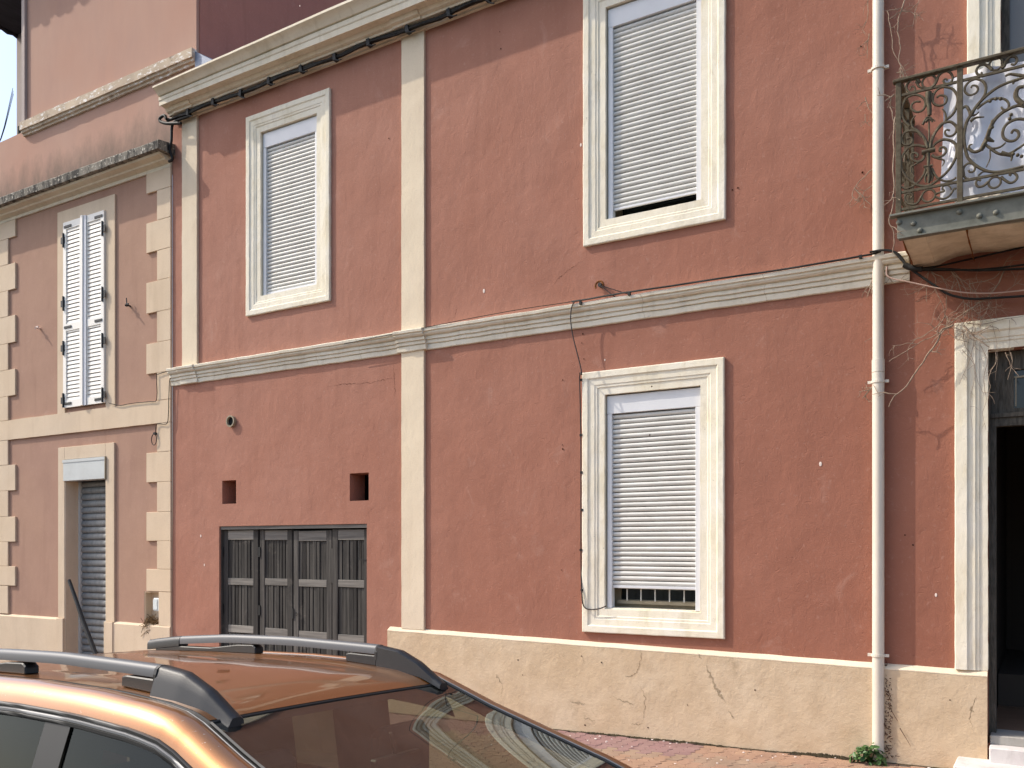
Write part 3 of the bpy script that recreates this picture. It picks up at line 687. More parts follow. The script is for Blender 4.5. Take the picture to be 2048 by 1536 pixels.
wide = [
 ([(-0.469,5.066),(-0.445,5.107),(-0.402,5.154),(-0.351,5.193),(-0.296,5.222),(-0.233,5.238),(-0.171,5.245),(-0.126,5.247)], .012, .010),
 ([(-0.411,5.146),(-0.381,5.191),(-0.374,5.248),(-0.394,5.292),(-0.436,5.320),(-0.480,5.315),(-0.510,5.284),(-0.510,5.245),(-0.480,5.213),(-0.441,5.217),(-0.426,5.242),(-0.436,5.269),(-0.462,5.279),(-0.471,5.264)], .010, .007),
 ([(-0.469,5.066),(-0.497,5.027),(-0.514,4.963),(-0.519,4.896),(-0.508,4.810),(-0.488,4.742),(-0.432,4.673),(-0.372,4.626),(-0.309,4.603),(-0.233,4.600),(-0.131,4.606)], .012, .010),
 ([(-0.532,5.124),(-0.506,5.137),(-0.482,5.096),(-0.475,5.066)], .009, .012),
 ([(-0.432,5.098),(-0.389,5.126),(-0.334,5.145),(-0.279,5.136),(-0.242,5.112),(-0.225,5.074),(-0.237,5.044),(-0.262,5.050),(-0.275,5.072)], .010, .007),
 ([(-0.475,5.017),(-0.454,5.031),(-0.428,5.034),(-0.385,5.026)], .013, .005), ([(-0.469,5.059),(-0.441,5.057),(-0.419,5.073)], .009, .004),
 ([(-0.406,4.787),(-0.368,4.865),(-0.347,4.932),(-0.321,4.983),(-0.275,5.025),(-0.217,5.048),(-0.167,5.054),(-0.126,5.034)], .016, .010),
 ([(-0.368,4.865),(-0.342,4.844),(-0.321,4.830)], .02, .006), ([(-0.342,4.941),(-0.330,4.957),(-0.326,4.994)], .013, .005),
 ([(-0.126,4.944),(-0.179,4.958),(-0.233,4.942),(-0.262,4.902),(-0.262,4.849),(-0.229,4.812),(-0.188,4.807),(-0.163,4.835),(-0.171,4.870),(-0.196,4.883),(-0.210,4.863)], .011, .009),
 ([(-0.389,4.838),(-0.342,4.784),(-0.283,4.780),(-0.246,4.804)], .010, .006), ([(-0.359,4.802),(-0.300,4.740),(-0.250,4.719),(-0.208,4.724),(-0.150,4.753),(-0.126,4.766)], .010, .008),
 ([(-0.275,4.734),(-0.233,4.713),(-0.208,4.695),(-0.212,4.663)], .018, .005),
 ([(-0.488,4.818),(-0.454,4.785),(-0.415,4.786),(-0.385,4.808)], .011, .013), ([(-0.493,4.809),(-0.480,4.840),(-0.462,4.841)], .010, .005),
 ([(-0.519,4.625),(-0.523,4.674),(-0.501,4.704),(-0.467,4.701),(-0.445,4.672),(-0.454,4.640),(-0.480,4.640),(-0.488,4.657)], .009, .007),
 ([(-0.527,4.631),(-0.506,4.602),(-0.488,4.596)], .009, .006), ([(-0.424,4.601),(-0.394,4.622),(-0.359,4.614)], .007, .005), ([(-0.347,4.775),(-0.347,4.712),(-0.372,4.651)], .005, .004),
 ([(-0.167,5.244),(-0.192,5.237),(-0.200,5.220)], .012, .006), ([(-0.250,5.291),(-0.221,5.297),(-0.179,5.281),(-0.126,5.257)], .008, .013),
 ([(-0.134,5.055),(-0.171,5.098),(-0.183,5.139),(-0.167,5.182),(-0.130,5.182)], .020, .012)]
for p, r, r1 in wide: scroll(p, r, r1)
MX = 2 * (px1 + 1.06) / 2
for p, r, r1 in wide[:12]: scroll([(MX - x, z) for x, z in p], r, r1)
circ(*[(-0.317,4.528),(-0.277,4.519)])
scroll([(-0.275,4.562),(-0.258,4.539),(-0.221,4.505),(-0.188,4.510),(-0.173,4.540),(-0.196,4.573),(-0.221,4.569),(-0.212,4.556)], .010, .008); scroll([(-0.359,4.542),(-0.389,4.519),(-0.424,4.519),(-0.439,4.549),(-0.428,4.571),(-0.406,4.561)], .010, .007)
mb = MB()   # berries along the stems
for x, z in [(-0.200,4.710),(-0.171,4.696),(-0.146,4.681)] + [(-0.279,5.133),(-0.309,5.141),(-0.347,5.134),(-0.212,4.999),(-0.221,4.973),(-0.330,4.981),(-0.334,4.938)]:
    for k in range(4):
        pass
    mb.loft([[(x + r_ * math.cos(t), BY + y, z + r_ * math.sin(t)) for t in [2 * math.pi * k / 7 for k in range(7)]] for r_, y in ((.004, -.014), (.012, -.007), (.014, 0), (.012, .007), (.004, .014))])
obj('iron_berry', mb, M['iron'], bal, smooth=60)

# ================================================================== PINK HOUSE (left)
pink = empty('pink_house', (-13, 0, gz(-13)), 'taller faded pink house with cream quoins, white louvred shutters and a stained ledge', 'house')
PXL = -16.2
ph = [(-13.04, -12.02, 4.0, 6.88, .12, 1), (-13.04, -12.02, -.6, 3.20, .27), (-11.15, -10.80, .72, 1.21, .13, 1)]
obj('wall', wall_sheet(PXL, XL - .002, -.8, 7.3, ph), M['pink'], pink)
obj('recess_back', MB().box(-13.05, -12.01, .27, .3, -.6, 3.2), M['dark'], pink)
obj('upper_wall', MB().box(-14.86, -10.52, .40, .45, 7.50, 12.16), M['upper'], pink)
obj('parapet', MB().loft([[(x, .402, 7.4), (x, .46, 7.4), (x, .46, z), (x, .402, z)] for x, z in ((-18.5, 8.86), (-14.862, 8.93))]), M['upper'], pink)
obj('side_wall', MB().box(-10.55, -10.5, .452, 6.5, 7.5, 12.16), M['dull'], pink)
obj('rear_wall', MB().box(-17.75, -14.6, 1.9, 2.1, 7.0, 12.16), M['grey'], pink)
obj('roof', MB().box(-17.75, -10.1, -.06, 7, 12.16, 12.32), M['soffitdark'], pink)
m_ = MB()
for i in range(36): m_.loft([[(-17.7 + i * .215 + .118 * math.cos(t), y, z + .05 * math.sin(t)) for t in np.linspace(0, 6.283, 9)[:-1]] for y, z in ((-.20 - .02 * math.sin(i * 2.3), 12.17), (.12, 12.20))])
obj('eave_tiles', m_, M['soffitdark'], pink)
m_ = MB()
for i in range(30): m_.tube([(-17.74, -.15 + i * .22, 12.16), (-17.74, -.05 + i * .22, 12.13), (-17.74, .05 + i * .22, 12.16)], .045, 6)
obj('eave_tile_edge', m_, M['soffitdark'], pink)
obj('corner_strip', MB().box(-14.90, -14.80, .36, .398, 9.05, 12.15).jitter(.012, 9), M['grey'], pink)
PS = [(.40, 9.03), (.30, 9.03), (.30, 8.90), (.325, 8.895), (.33, 8.86), (.36, 8.85), (.365, 8.82), (.40, 8.82)]
obj('upper_string_course', extrude_x(PS, -14.86, -10.50, .1, .007, 5), M['peel'], pink)
obj('flashing', MB().add([(-10.50, .36, 8.72), (-10.05, .36, 8.72), (-10.50, .36, 9.0), (-10.50, 1.2, 8.85), (-10.05, 1.2, 8.85), (-10.50, 1.2, 9.1)], [(0, 1, 2), (3, 5, 4), (0, 3, 4, 1), (1, 4, 5, 2), (2, 5, 3, 0)]), M['zinc'], pink)
# stained ledge and cornice
LC = [(.40, 7.56), (-.275, 7.475), (-.285, 7.46), (-.28, 7.355), (-.262, 7.35), (.40, 7.35)]
obj('ledge', extrude_x(LC, PXL, -10.47, .1, .008, 6), M['ledge'], pink)
LD = [(0, 7.348), (-.215, 7.348), (-.205, 7.322), (-.185, 7.318), (-.12, 7.302), (-.11, 7.28), (-.09, 7.275), (-.03, 7.255), (-.028, 7.21), (0, 7.21)]
obj('cornice', extrude_x(LD, PXL, -10.54, .1, .004, 5), M['cornice'], pink, smooth=20)
# quoins
rows = [(7.21, 6.925, 1), (6.925, 6.50, 0), (6.50, 6.07, 1), (6.07, 5.645, 0), (5.645, 5.20, 1), (5.20, 4.765, 0), (4.765, 4.33, 1), (4.33, 3.935, 0), (3.61, 3.20, 0), (3.20, 2.775, 1), (2.775, 2.35, 0), (2.35, 1.935, 1), (1.935, 1.535, 0), (1.535, 1.215, 1), (1.21, .73, 2)]
for z1, z0, wide_ in rows:
    xr = -10.535
    if wide_ == 2: obj('quoin', MB().box(-10.795, xr, -.03, 0, z0, z1), M['quoin'], pink, bevel=.004)
    else: obj('quoin', MB().box(-11.065 if wide_ else -10.83, xr, -.03 - random.uniform(0, .002), 0, z0 + .002, z1 - .002), M['quoin'], pink, bevel=.004)
    if z0 < .75: z0 = .75
    obj('quoin', MB().box(-15.4, -14.40 if wide_ == 1 else -14.61, -.03 - random.uniform(0, .002), 0, z0 + .002, z1 - .002), M['quoin'], pink, bevel=.004)
m_ = MB().loft([[(x, 0, 3.612), (x, -.034, 3.612), (x, -.034, 3.932), (x, 0, 3.932)] for x in steps(PXL, -10.535, .12)]).jitter(.004, 5, (0, 0, 1))
obj('belt_course', m_, M['quoin'], pink)
for x0, x1, xe in ((PXL, -13.21, 0), (-11.81, -10.535, 0)):
    m_ = MB().loft([[(x, 0, -.8), (x, -.045, -.8), (x, -.045, .715), (x, 0, .745)] for x in steps(x0, x1, .12)]).jitter(.005, 5, (0, 0, 1))
    obj('plinth', m_, M['quoin'], pink)
# louvred window
FP = [(0, .10), (0, -.026), (.195, -.026), (.195, 0)]
m_ = MB().box(-13.235, -13.045, -.026, 0, 3.934, 7.08).box(-12.015, -11.80, -.026, 0, 3.934, 7.08).box(-13.045, -12.015, -.026, 0, 6.885, 7.08)
lw = obj('window', m_, M['quoin'], pink, label='tall upper window closed by white louvred shutters')
SL = None
def leafs(a, b, cl, skew):
    z0, z1 = 4.005, 6.875; y = -.055
    f = obj('shutter', MB().box(a, a + .075, y, y + .04, z0, z1).box(b - .075, b, y, y + .04, z0, z1).box(a + .076, b - .076, y + .001, y + .039, z0, z0 + .11).box(a + .076, b - .076, y + .001, y + .039, z1 - .11, z1).box(a + .076, b - .076, y + .001, y + .039, 5.19, 5.30), M['louvre'], lw)
    sl = None
    for lo, hi in ((z0 + .125, 5.185), (5.315, z1 - .115)):
        z = lo
        while z < hi:
            if sl is None:
                m_ = MB().add([(a + .076, .009, .025), (b - .076, .009, .025), (b - .076, .001, .0275), (a + .076, .001, .0275), (a + .076, -.008, -.021), (b - .076, -.008, -.021), (b - .076, .000, -.026), (a + .076, .000, -.026)],
                              [(0, 1, 2, 3), (4, 7, 6, 5), (3, 2, 5, 4), (0, 7, 6, 1), (1, 6, 5, 2), (0, 3, 4, 7)])
                m_.v = [(v[0] - (a + b) / 2, v[1], v[2]) for v in m_.v]
                sl = obj('louvre_slat', m_, M['louvre'], f, at=((a + b) / 2, y + .018, z))
            else: again(sl, ((a + b) / 2, y + .018, z))
            z += .062
    obj('louvre_backing', MB().box(a + .076, b - .076, y + .045, y + .05, z0 + .11, z1 - .11), M['black'], f)
    x = a if cl else b
    for z in (6.60, 5.62, 4.93, 4.12):
        obj('hinge', MB().box(x - .045, x + .045, y - .012, y - .002, z - .05, z + .05).tube([(x + (.02 if cl else -.02), y - .012, z - .11), (x + (.02 if cl else -.02), y - .012, z + .11)], .014, 6), M['black'], f)
    d = 1 if cl else -1
    for z in (z1 - .075, z0 + .06, 5.245):
        obj('strap', MB().box(min(x + d * .03, x + d * .22), max(x + d * .03, x + d * .22), y - .009, y - .001, z - .02, z + .02), M['black'], f, bevel=.004)
    return f
leafs(-13.04, -12.545, True, 0); f2 = leafs(-12.50, -12.02, False, 0)
obj('meeting_stile', MB().box(-12.562, -12.50, -.085, -.058, 4.0, 6.89), M['louvre'], f2, bevel=.004)
obj('meeting_groove', MB().box(-12.499, -12.44, -.070, -.058, 4.0, 6.88), M['lilac'], f2)
# shop door
m_ = MB().box(-13.215, -13.045, -.03, 0, .74, 3.40).box(-12.015, -11.81, -.03, 0, .74, 3.40).box(-13.045, -12.015, -.03, 0, 3.205, 3.40).box(-13.215, -13.045, -.06, 0, -.7, .738).box(-12.015, -11.81, -.06, 0, -.7, .738)
sd = obj('shop_door', m_, M['quoin'], pink, bevel=.004)
obj('reveal', MB().box(-13.044, -13.03, -.02, .265, -.6, 3.2), M['quoin'], sd)
obj('shutter_box', MB().box(-13.06, -12.005, -.045, .1, 2.87, 3.19), M['boxgrey'], sd, bevel=.006); obj('box_cover', MB().box(-13.065, -12.0, -.052, -.046, 3.155, 3.20), M['boxgrey'], sd); obj('box_end', MB().box(-12.004, -11.99, -.055, .0, 2.86, 3.205), M['beigewood'], sd)
sl = None; z = 2.84
while z > -.4:
    if sl is None:
        pr = [(.02, -.0555), (.0, -.050), (-.016, -.03), (-.018, -.005), (-.012, .02), (.004, .043), (.02, .046)]
        m_ = MB().loft([[(x, y, q) for y, q in pr] for x in (-.5, .5)]); sl = obj('shutter_slat', m_, M['galv'], sd, smooth=50, at=(-12.525, .23, z))
    else: again(sl, (-12.525, .23, z), rot=(0, random.uniform(-.002, .002), 0))
    z -= .103
obj('guide_rail', MB().box(-13.03, -12.99, .19, .25, -.5, 2.87), M['boxgrey'], sd)

# ================================================================== THINGS ON THE WALLS
# downpipe
dp = empty('drainpipe', (-1.228, -.055, .05), 'white plastic drainpipe running the full height of the red wall', 'drainpipe')
xp, yp = -1.228, -.062
obj('pipe', MB().loft([[(xp + .047 * math.cos(t), yp - .03 * 0 + .047 * math.sin(t), z) for t in [2 * math.pi * k / 20 for k in range(20)]] for z in (3.35, 9.0)]), M['pvc'], dp, smooth=50)
obj('pipe', MB().loft([[(xp + r_ * math.cos(t), yp + r_ * math.sin(t), z) for t in [2 * math.pi * k / 20 for k in range(20)]] for z, r_ in ((.02, .049), (3.20, .049), (3.34, .052), (3.348, .052))]), M['pvc'], dp, smooth=50)
obj('pipe_socket', MB().loft([[(xp + r_ * math.cos(t), yp + r_ * math.sin(t), z) for t in [2 * math.pi * k / 20 for k in range(20)]] for z, r_ in ((3.351, .0475), (3.352, .0525), (3.46, .0525), (3.462, .0475))]), M['pvc'], dp, smooth=50)
for z in (5.96, 3.27, .92):
    obj('pipe_clamp', MB().loft([[(xp + r_ * math.cos(t), yp + r_ * math.sin(t), q) for t in [2 * math.pi * k / 20 for k in range(20)]] for q, r_ in ((z - .011, .050), (z - .011, .058), (z + .011, .058), (z + .011, .050))], caps=False).box(xp - .085, xp - .056, yp - .006, yp + .02, z - .012, z + .012).box(xp + .056, xp + .085, yp - .006, yp + .02, z - .012, z + .012), M['pvc'], dp)

# cable bundle under the cornice
cb = empty('eaves_cable', (-7, -.06, 7.84), 'thick black cable bundle strapped under the cornice', 'cable')
pts = []
for i, x in enumerate(steps(-10.50, 4, .12)):
    pts.append((x, -.105 + .006 * math.sin(i), 7.812 + .012 * math.sin(x * 4.4) + .012 * (x < -10.2)))
obj('cable', MB().tube(pts, .024, 7).jitter(.007, 14), M['cable'], cb, smooth=60)
pts = [(p[0], p[1] - .012, p[2] - .016 + .01 * math.sin(p[0] * 9)) for p in pts]
obj('cable', MB().tube(pts, .013, 6), M['cable'], cb, smooth=60)
m0 = None
for x in (-10.05, -9.55, -9.02, -8.48, -7.93, -7.38, -6.84, -6.28, -5.70, -5.15, -4.6, -4.0, -3.4):
    if m0 is None:
        m0 = obj('cable_clip', MB().box(-.022, .022, -.032, .03, -.05, .034).tube([(0, -.03, -.045), (.05, -.02, -.075), (.10, -.02, -.085)], .011, 5, .007), M['black'], cb, at=(x, -.108, 7.812))
    else: again(m0, (x + random.uniform(-.02, .02), -.108, 7.812 + .012 * math.sin(x * 4.4)), rot=(0, random.uniform(-.25, .25), 0))
obj('cable_loop', MB().tube(smooth_path(W3([(-10.173,7.680),(-10.456,7.743),(-10.606,7.808),(-10.617,7.860),(-10.520,7.871),(-10.478,7.811)], -.14)), .022, 7), M['cable'], cb, smooth=60)
obj('cable_drop', MB().tube(smooth_path(W3([(-10.037,7.759),(-10.349,7.761),(-10.413,7.693),(-10.423,7.522),(-10.455,7.390),(-10.402,7.252),(-10.476,7.234)], -.10)), .020, 7), M['cable'], cb, smooth=60)
obj('cable_clip', MB().box(-10.56, -10.46, -.13, -.08, 7.38, 7.45), M['black'], cb)
# string course cable with its drop to the window
sc_ = empty('wall_cable', (-3, -.1, 4.36), 'thin black cable lying along the string course and looping down to the lower window', 'cable')
pts = smooth_path(W3([(-7.236,4.300),(-5.966,4.342),(-5.356,4.363),(-4.720,4.373),(-4.156,4.366),(-3.625,4.370),(-3.100,4.365),(-2.607,4.360),(-2.052,4.350),(-1.618,4.354),(-1.288,4.359),(-1.200,4.374)], -.115), 3)
obj('cable', MB().tube(pts[:13], .004, 5), M['cable'], sc_, smooth=60); obj('cable', MB().tube(pts[12:], .009, 6).jitter(.003, 9), M['cable'], sc_, smooth=60)
obj('drop_wire', MB().tube(smooth_path(W3([(-4.122,4.364),(-4.156,4.307),(-4.168,4.181),(-4.139,3.998),(-4.088,3.812),(-4.053,3.681),(-4.042,3.603)], -.118) + [( -4.098, -.05, 3.6)] + [(-4.095, -.03, 3.0), (-4.094, -.03, 2.2), (-4.092, -.03, 1.6)] + W3([(-4.072,1.357),(-4.061,1.265),(-4.026,1.220),(-3.953,1.213),(-3.868,1.226),(-3.801,1.253)], -.05)), .0065, 6), M['redcable'], sc_, smooth=60)
for x, z in [(-4.088,3.570),(-4.088,3.003),(-4.082,2.617),(-4.076,2.231),(-4.088,1.819),(-4.076,1.407)]: obj('wire_clip', MB().box(x - .018, x + .010, -.04, -.026, z - .012, z + .012), M['cable'], sc_)
for x, z in [(-4.053,4.341),(-3.517,4.354),(-1.361,4.354)]: obj('wire_clip', MB().box(x - .012, x + .012, -.13, -.10, z - .02, z + .012), M['cable'], sc_)
# black cables under the balcony
bc = empty('balcony_cable', (-.6, -.1, 4.1), 'loose black cables bunched under the balcony and sagging to the right', 'cable')
obj('cable', MB().tube(smooth_path(W3([(-1.285,4.375),(-1.185,4.374),(-1.106,4.352),(-1.048,4.304),(-0.990,4.210),(-0.913,4.131),(-0.780,4.010),(-0.669,3.919),(-0.522,3.865),(-0.379,3.849),(-0.102,3.828)], -.13)), .010, 6), M['cable'], bc, smooth=60)
obj('cable', MB().tube(smooth_path(W3([(-1.087,4.340),(-1.017,4.244),(-0.963,4.185),(-0.856,4.155),(-0.743,4.141),(-0.451,4.081),(-0.102,4.041)], -.14)), .010, 6), M['cable'], bc, smooth=60)
obj('cable', MB().tube(smooth_path(W3([(-0.992,4.216),(-0.915,4.191),(-0.745,4.184),(-0.452,4.208),(-0.102,4.236)], -.08)), .008, 6), M['cable'], bc, smooth=60)
obj('cable', MB().tube(smooth_path(W3([(-0.896,4.163),(-0.452,4.099),(-0.102,4.086)], -.10)), .008, 6), M['cable'], bc, smooth=60)
obj('cable_wrap', MB().tube(smooth_path(W3([(-1.015,4.220),(-0.950,4.180),(-0.874,4.159)], -.14)), .024, 7).jitter(.008, 30), M['cable'], bc, smooth=60)
tag(obj('pale_wire', MB().tube(smooth_path(W3([(-1.146,4.223),(-1.146,4.151),(-1.087,4.108),(-0.970,4.064),(-0.780,3.990),(-0.559,3.915),(-0.344,3.880),(-0.102,3.871)], -.15)), .006, 6), M['palewire'], smooth=60), 'single pale wire sagging above the door, below the black cables', 'wire')
# wall ring bracket
br = empty('wall_bracket', (-3.93, -.03, 4.58), 'small rusty bracket with two stay wires above the string course', 'bracket')
c = [(-3.880,4.506)][0]
obj('hook', MB().tube([(c[0] + .045 * math.cos(t), -.04, c[1] + .045 * math.sin(t)) for t in np.linspace(-.2, 3.6, 14)], .010, 5), M['rust'], br)
obj('bolt', MB().disc((c[0] + .01, -.06, c[1] + .005), .022, (0, 1, 0), 8, .06), M['black'], br)
for e in [(-3.507,4.342),(-3.679,4.348)]: obj('stay_wire', MB().tube([(c[0] + .01, -.055, c[1]), (e[0], -.10, e[1])], .005, 5), M['redcable'], br)
# vent pipe stub
c = [(-9.310,3.529)][0]
m_ = MB(); ring = lambda r_, y: [(c[0] + r_ * math.cos(t), y, c[1] + r_ * math.sin(t)) for t in [2 * math.pi * k / 18 for k in range(18)]]
m_.loft([ring(.075, .0), ring(.078, -.045), ring(.060, -.045), ring(.058, -.01)])
vp = tag(obj('vent_pipe', m_, M['beigewood'], smooth=40), 'short grey vent pipe sticking out of the red wall above the garage', 'pipe')
obj('pipe_mouth', MB().disc((c[0], -.012, c[1]), .0575, (0, -1, 0), 16, .001), M['dark'], vp)
# shutter stays on the pink wall
for q, lab in (((-13.722, 5.337), 'pale shutter stay on the pink wall left of the louvred shutters'), ((-11.454, 5.377), 'black shutter stay on the pink wall right of the louvred shutters')):
    c = q; mt = M['chip'] if q[0] < -12.5 else M['black']
    h = tag(obj('shutter_stay', MB().tube([(c[0] - .02, 0, c[1]), (c[0], -.06, c[1]), (c[0] + .03, -.11, c[1] - .02)], .014, 6), mt, smooth=50), lab, 'shutter stay')
    obj('stay_head', MB().box(c[0] - .03, c[0] + .03, -.07, -.055, c[1] - .02, c[1] + .025), mt, h)
    if q[0] > -12.5: obj('stay_tail', MB().tube([(c[0] - .02, -.055, c[1] + .02), (c[0] - .03, -.055, c[1] + .11)], .008, 5), mt, h)
# thin wire on the pink house
tag(obj('telephone_wire', MB().tube(smooth_path(W3([(-11.907,3.989),(-11.646,3.931),(-11.391,3.939),(-10.962,3.931),(-10.808,3.946),(-10.808,4.259),(-10.764,4.304),(-10.473,4.317),(-10.526,4.196),(-10.547,3.917),(-10.558,3.672),(-10.601,3.583),(-10.797,3.597),(-10.830,3.514),(-10.852,3.445)], -.05), 3), .0055, 5), M['cable'], smooth=60), 'thin dark telephone wire following the corner of the pink house', 'wire')
c = [(-10.867,3.381)][0]
tag(obj('wire_ring', MB().tube([(c[0] + .055 * math.cos(t), -.05, c[1] + .08 * math.sin(t)) for t in np.linspace(0, 6.28, 18)], .006, 5).box(c[0] - .01, c[0] + .04, -.06, 0, c[1] + .07, c[1] + .10), M['cable'], smooth=60), 'coiled end of black wire hanging beside the quoins', 'wire')
# meter box in its niche and the straw
obj('niche_lining', MB().box(-11.149, -10.801, .118, .128, .721, 1.209).box(-11.149, -11.135, .004, .117, .721, 1.209).box(-10.815, -10.801, .004, .117, .721, 1.209).box(-11.134, -10.816, .004, .117, 1.195, 1.209).box(-11.134, -10.816, .004, .117, .721, .733), M['quoin'], pink)
mbx = tag(obj('meter_box', MB().box(-10.95, -10.81, .0, .10, .93, 1.12), M['meter'], bevel=.01), 'small white meter box inside the wall niche', 'meter box')
obj('meter_lid', MB().box(-10.945, -10.86, -.008, -.001, .955, 1.10), M['meter'], mbx); obj('conduit', MB().tube([(-10.84, .05, 1.12), (-10.84, .05, 1.2)], .02, 8), M['beigewood'], mbx)
m_ = MB()
for i in range(160):
    a = random.uniform(0, 6.28); b = random.uniform(-.9, .9); L = random.uniform(.05, .14)
    p = Vector((random.uniform(-11.13, -10.84), random.uniform(-.03, .09), random.uniform(.72, .84)))
    if p.x < -11.0 and random.random() < .4: p.z -= random.uniform(0, .12); p.y = random.uniform(-.06, -.01)
    m_.tube([p, p + Vector((math.cos(a) * math.cos(b), math.sin(a) * math.cos(b) * .4, math.sin(b))) * L], .004, 3)
tag(obj('dry_straw', m_, M['straw']), 'tuft of dry straw spilling from the meter niche', 'straw', kind='stuff')
# leaning pole in the shop doorway
tag(obj('leaning_pole', MB().tube(W3([(-12.783,1.345),(-12.605,1.045),(-12.430,0.733),(-12.061,0.169)], -.12), .026, 8, .036), M['pole'], smooth=40), 'dark pole leaning in the shop doorway', 'pole')
# netting at the far left
m_ = MB()
for k in range(3):
    q = k * .06
    m_.tube(smooth_path([(-17.62 + q * .2, 1.75, 11.0 - q), (-17.60 + q * .3, 1.5, 9.9), (-17.3 + q * .6, 1.0, 9.0), (-16.2 + q * 1.2, .38, 8.3 - .2 * q)]), .005, 4)
tag(obj('safety_net', m_, M['net']), 'dark net draped at the far left corner of the pink house', 'net')
tag(obj('gutter_pipe', MB().tube([(-17.45, 1.82, 10.2), (-17.40, 1.82, 8.6)], .07, 8), M['net'], smooth=50), 'dark gutter pipe at the upper left against the sky', 'pipe')

# white sheet hung behind the railing
us = np.linspace(0, 1, 60); vs = np.linspace(0, 1, 30)
def sheet(u, v):
    x = -.66 + u * 1.6; z = 5.42 - v * .93
    x += -.03 * v * (1 - u)
    y = BY + .09 + .02 * math.sin(u * 26 + 1.5 * math.sin(v * 3)) * (1 - .4 * v) + .012 * math.sin(u * 61 + v * 2) + .05 * v * math.sin(u * 8 + v * 5) + .02 * noise.noise(Vector((u * 9, v * 7, 1))) + .03 * v
    return (x, y, z + .10 * u * 0)
mb = MB().grid(sheet, us, vs)
tag(obj('sheet', mb, M['cloth'], smooth=80, fix=False), 'white crumpled sheet hanging behind the balcony railing', 'sheet')
m_ = MB().grid(lambda u, v: (-.78 + u * .9, BY + .16 + v * .35, 4.425 + .09 * abs(noise.noise(Vector((u * 6, v * 5, 4)))) + .05 * math.sin(u * 3.1)), np.linspace(0, 1, 24), np.linspace(0, 1, 12))
tag(obj('crumpled_sheet', m_, M['cloth'], smooth=60, fix=False), 'crumpled white plastic heaped on the balcony floor', 'plastic sheet')

# ================================================================== DRY CREEPERS
def twigs(m_, pts, r, n=3, L=.16, lev=2, Y=-.04):
    p = smooth_path(pts, 4)
    p = [q + Vector(noise.noise_vector(q * 16)) * .010 for q in p]
    m_.tube(p, r * .72, 5, r * .3)
    if lev <= 0: return
    for k in range(n):
        i = random.randrange(1, len(p) - 1); d = (p[i] - p[i - 1]).normalized(); a = random.choice((-1, 1)) * random.uniform(.4, 1.3)
        dx = d.x * math.cos(a) - d.z * math.sin(a); dz = d.x * math.sin(a) + d.z * math.cos(a)
        l = L * random.uniform(.4, 1.2); q = p[i]
        sp = [q]
        for s_ in range(3):
            a2 = random.uniform(-.5, .5); dx, dz = dx * math.cos(a2) - dz * math.sin(a2), dx * math.sin(a2) + dz * math.cos(a2)
            sp.append(sp[-1] + Vector((dx * l / 3, random.uniform(-.015, .012), dz * l / 3)))
            if sp[-1].y > -.012: sp[-1].y = -.012
        twigs(m_, sp, r * .6, 2, L * .6, lev - 1)
cr = empty('dry_creeper', (-1.15, -.05, 4.3), 'leafless dry creeper straggling beside the drainpipe and round the balcony', 'creeper')
for pts, r in (([(-1.001,6.490),(-1.028,6.394),(-1.055,6.339),(-1.067,6.216),(-1.048,6.084),(-1.059,5.981),(-1.036,5.891),(-1.001,5.755)], .009),
               ([(-1.149,6.421),(-1.121,6.242),(-1.101,6.045),(-1.050,5.946),(-1.004,5.828),(-1.011,5.745)], .006),
               ([(-1.126,6.340),(-1.048,6.370),(-0.963,6.348),(-0.920,6.284)], .006), ([(-0.898,6.436),(-0.944,6.283),(-0.952,6.201)], .004),
               ([(-1.084,5.865),(-1.037,5.848),(-1.010,5.777),(-1.006,5.705)], .007),
               ([(-1.128,5.596),(-1.101,5.473),(-1.062,5.360),(-1.070,5.258),(-1.078,5.136),(-1.059,4.987),(-1.074,4.845)], .006),
               ([(-0.995,5.177),(-1.009,4.986),(-1.002,4.711),(-1.009,4.479),(-1.038,4.387),(-1.002,4.282),(-1.013,4.128)], .010),
               ([(-0.998,5.355),(-1.038,5.334),(-1.067,5.318)], .012)):
    m_ = MB(); twigs(m_, W3(pts, -.10 if r < .0095 else -.8), r, 2 if r > .0095 else 4, .12); obj('stem', m_, M['twig'], cr, smooth=60)
for pts, r in (([(-1.317,6.608),(-1.313,6.455),(-1.325,6.394),(-1.361,6.331)], .005), ([(-1.304,6.288),(-1.313,6.174),(-1.317,6.075)], .006),
               ([(-1.331,5.741),(-1.323,5.674),(-1.287,5.613),(-1.262,5.581)], .007), ([(-1.337,5.596),(-1.329,5.529),(-1.296,5.490)], .005),
               ([(-1.271,5.102),(-1.340,5.057),(-1.406,5.001),(-1.443,4.913),(-1.406,4.871),(-1.365,4.845)], .007), ([(-1.422,4.974),(-1.352,4.886),(-1.283,4.786)], .008), ([(-1.259,4.983),(-1.340,4.936),(-1.365,4.876),(-1.443,4.818)], .006),
               ([(-1.255,3.794),(-1.271,3.625),(-1.239,3.535),(-1.207,3.506)], .006), ([(-1.255,3.256),(-1.304,3.196),(-1.356,3.136)], .012), ([(-1.268,4.193),(-1.296,4.081),(-1.321,4.012)], .010),
               ([(-1.143,4.302),(-1.151,4.176),(-1.104,4.105),(-1.045,4.113),(-0.987,4.129)], .007)):
    m_ = MB(); twigs(m_, W3(pts, -.06), r, 3, .10); obj('stem', m_, M['twig'], cr, smooth=60)
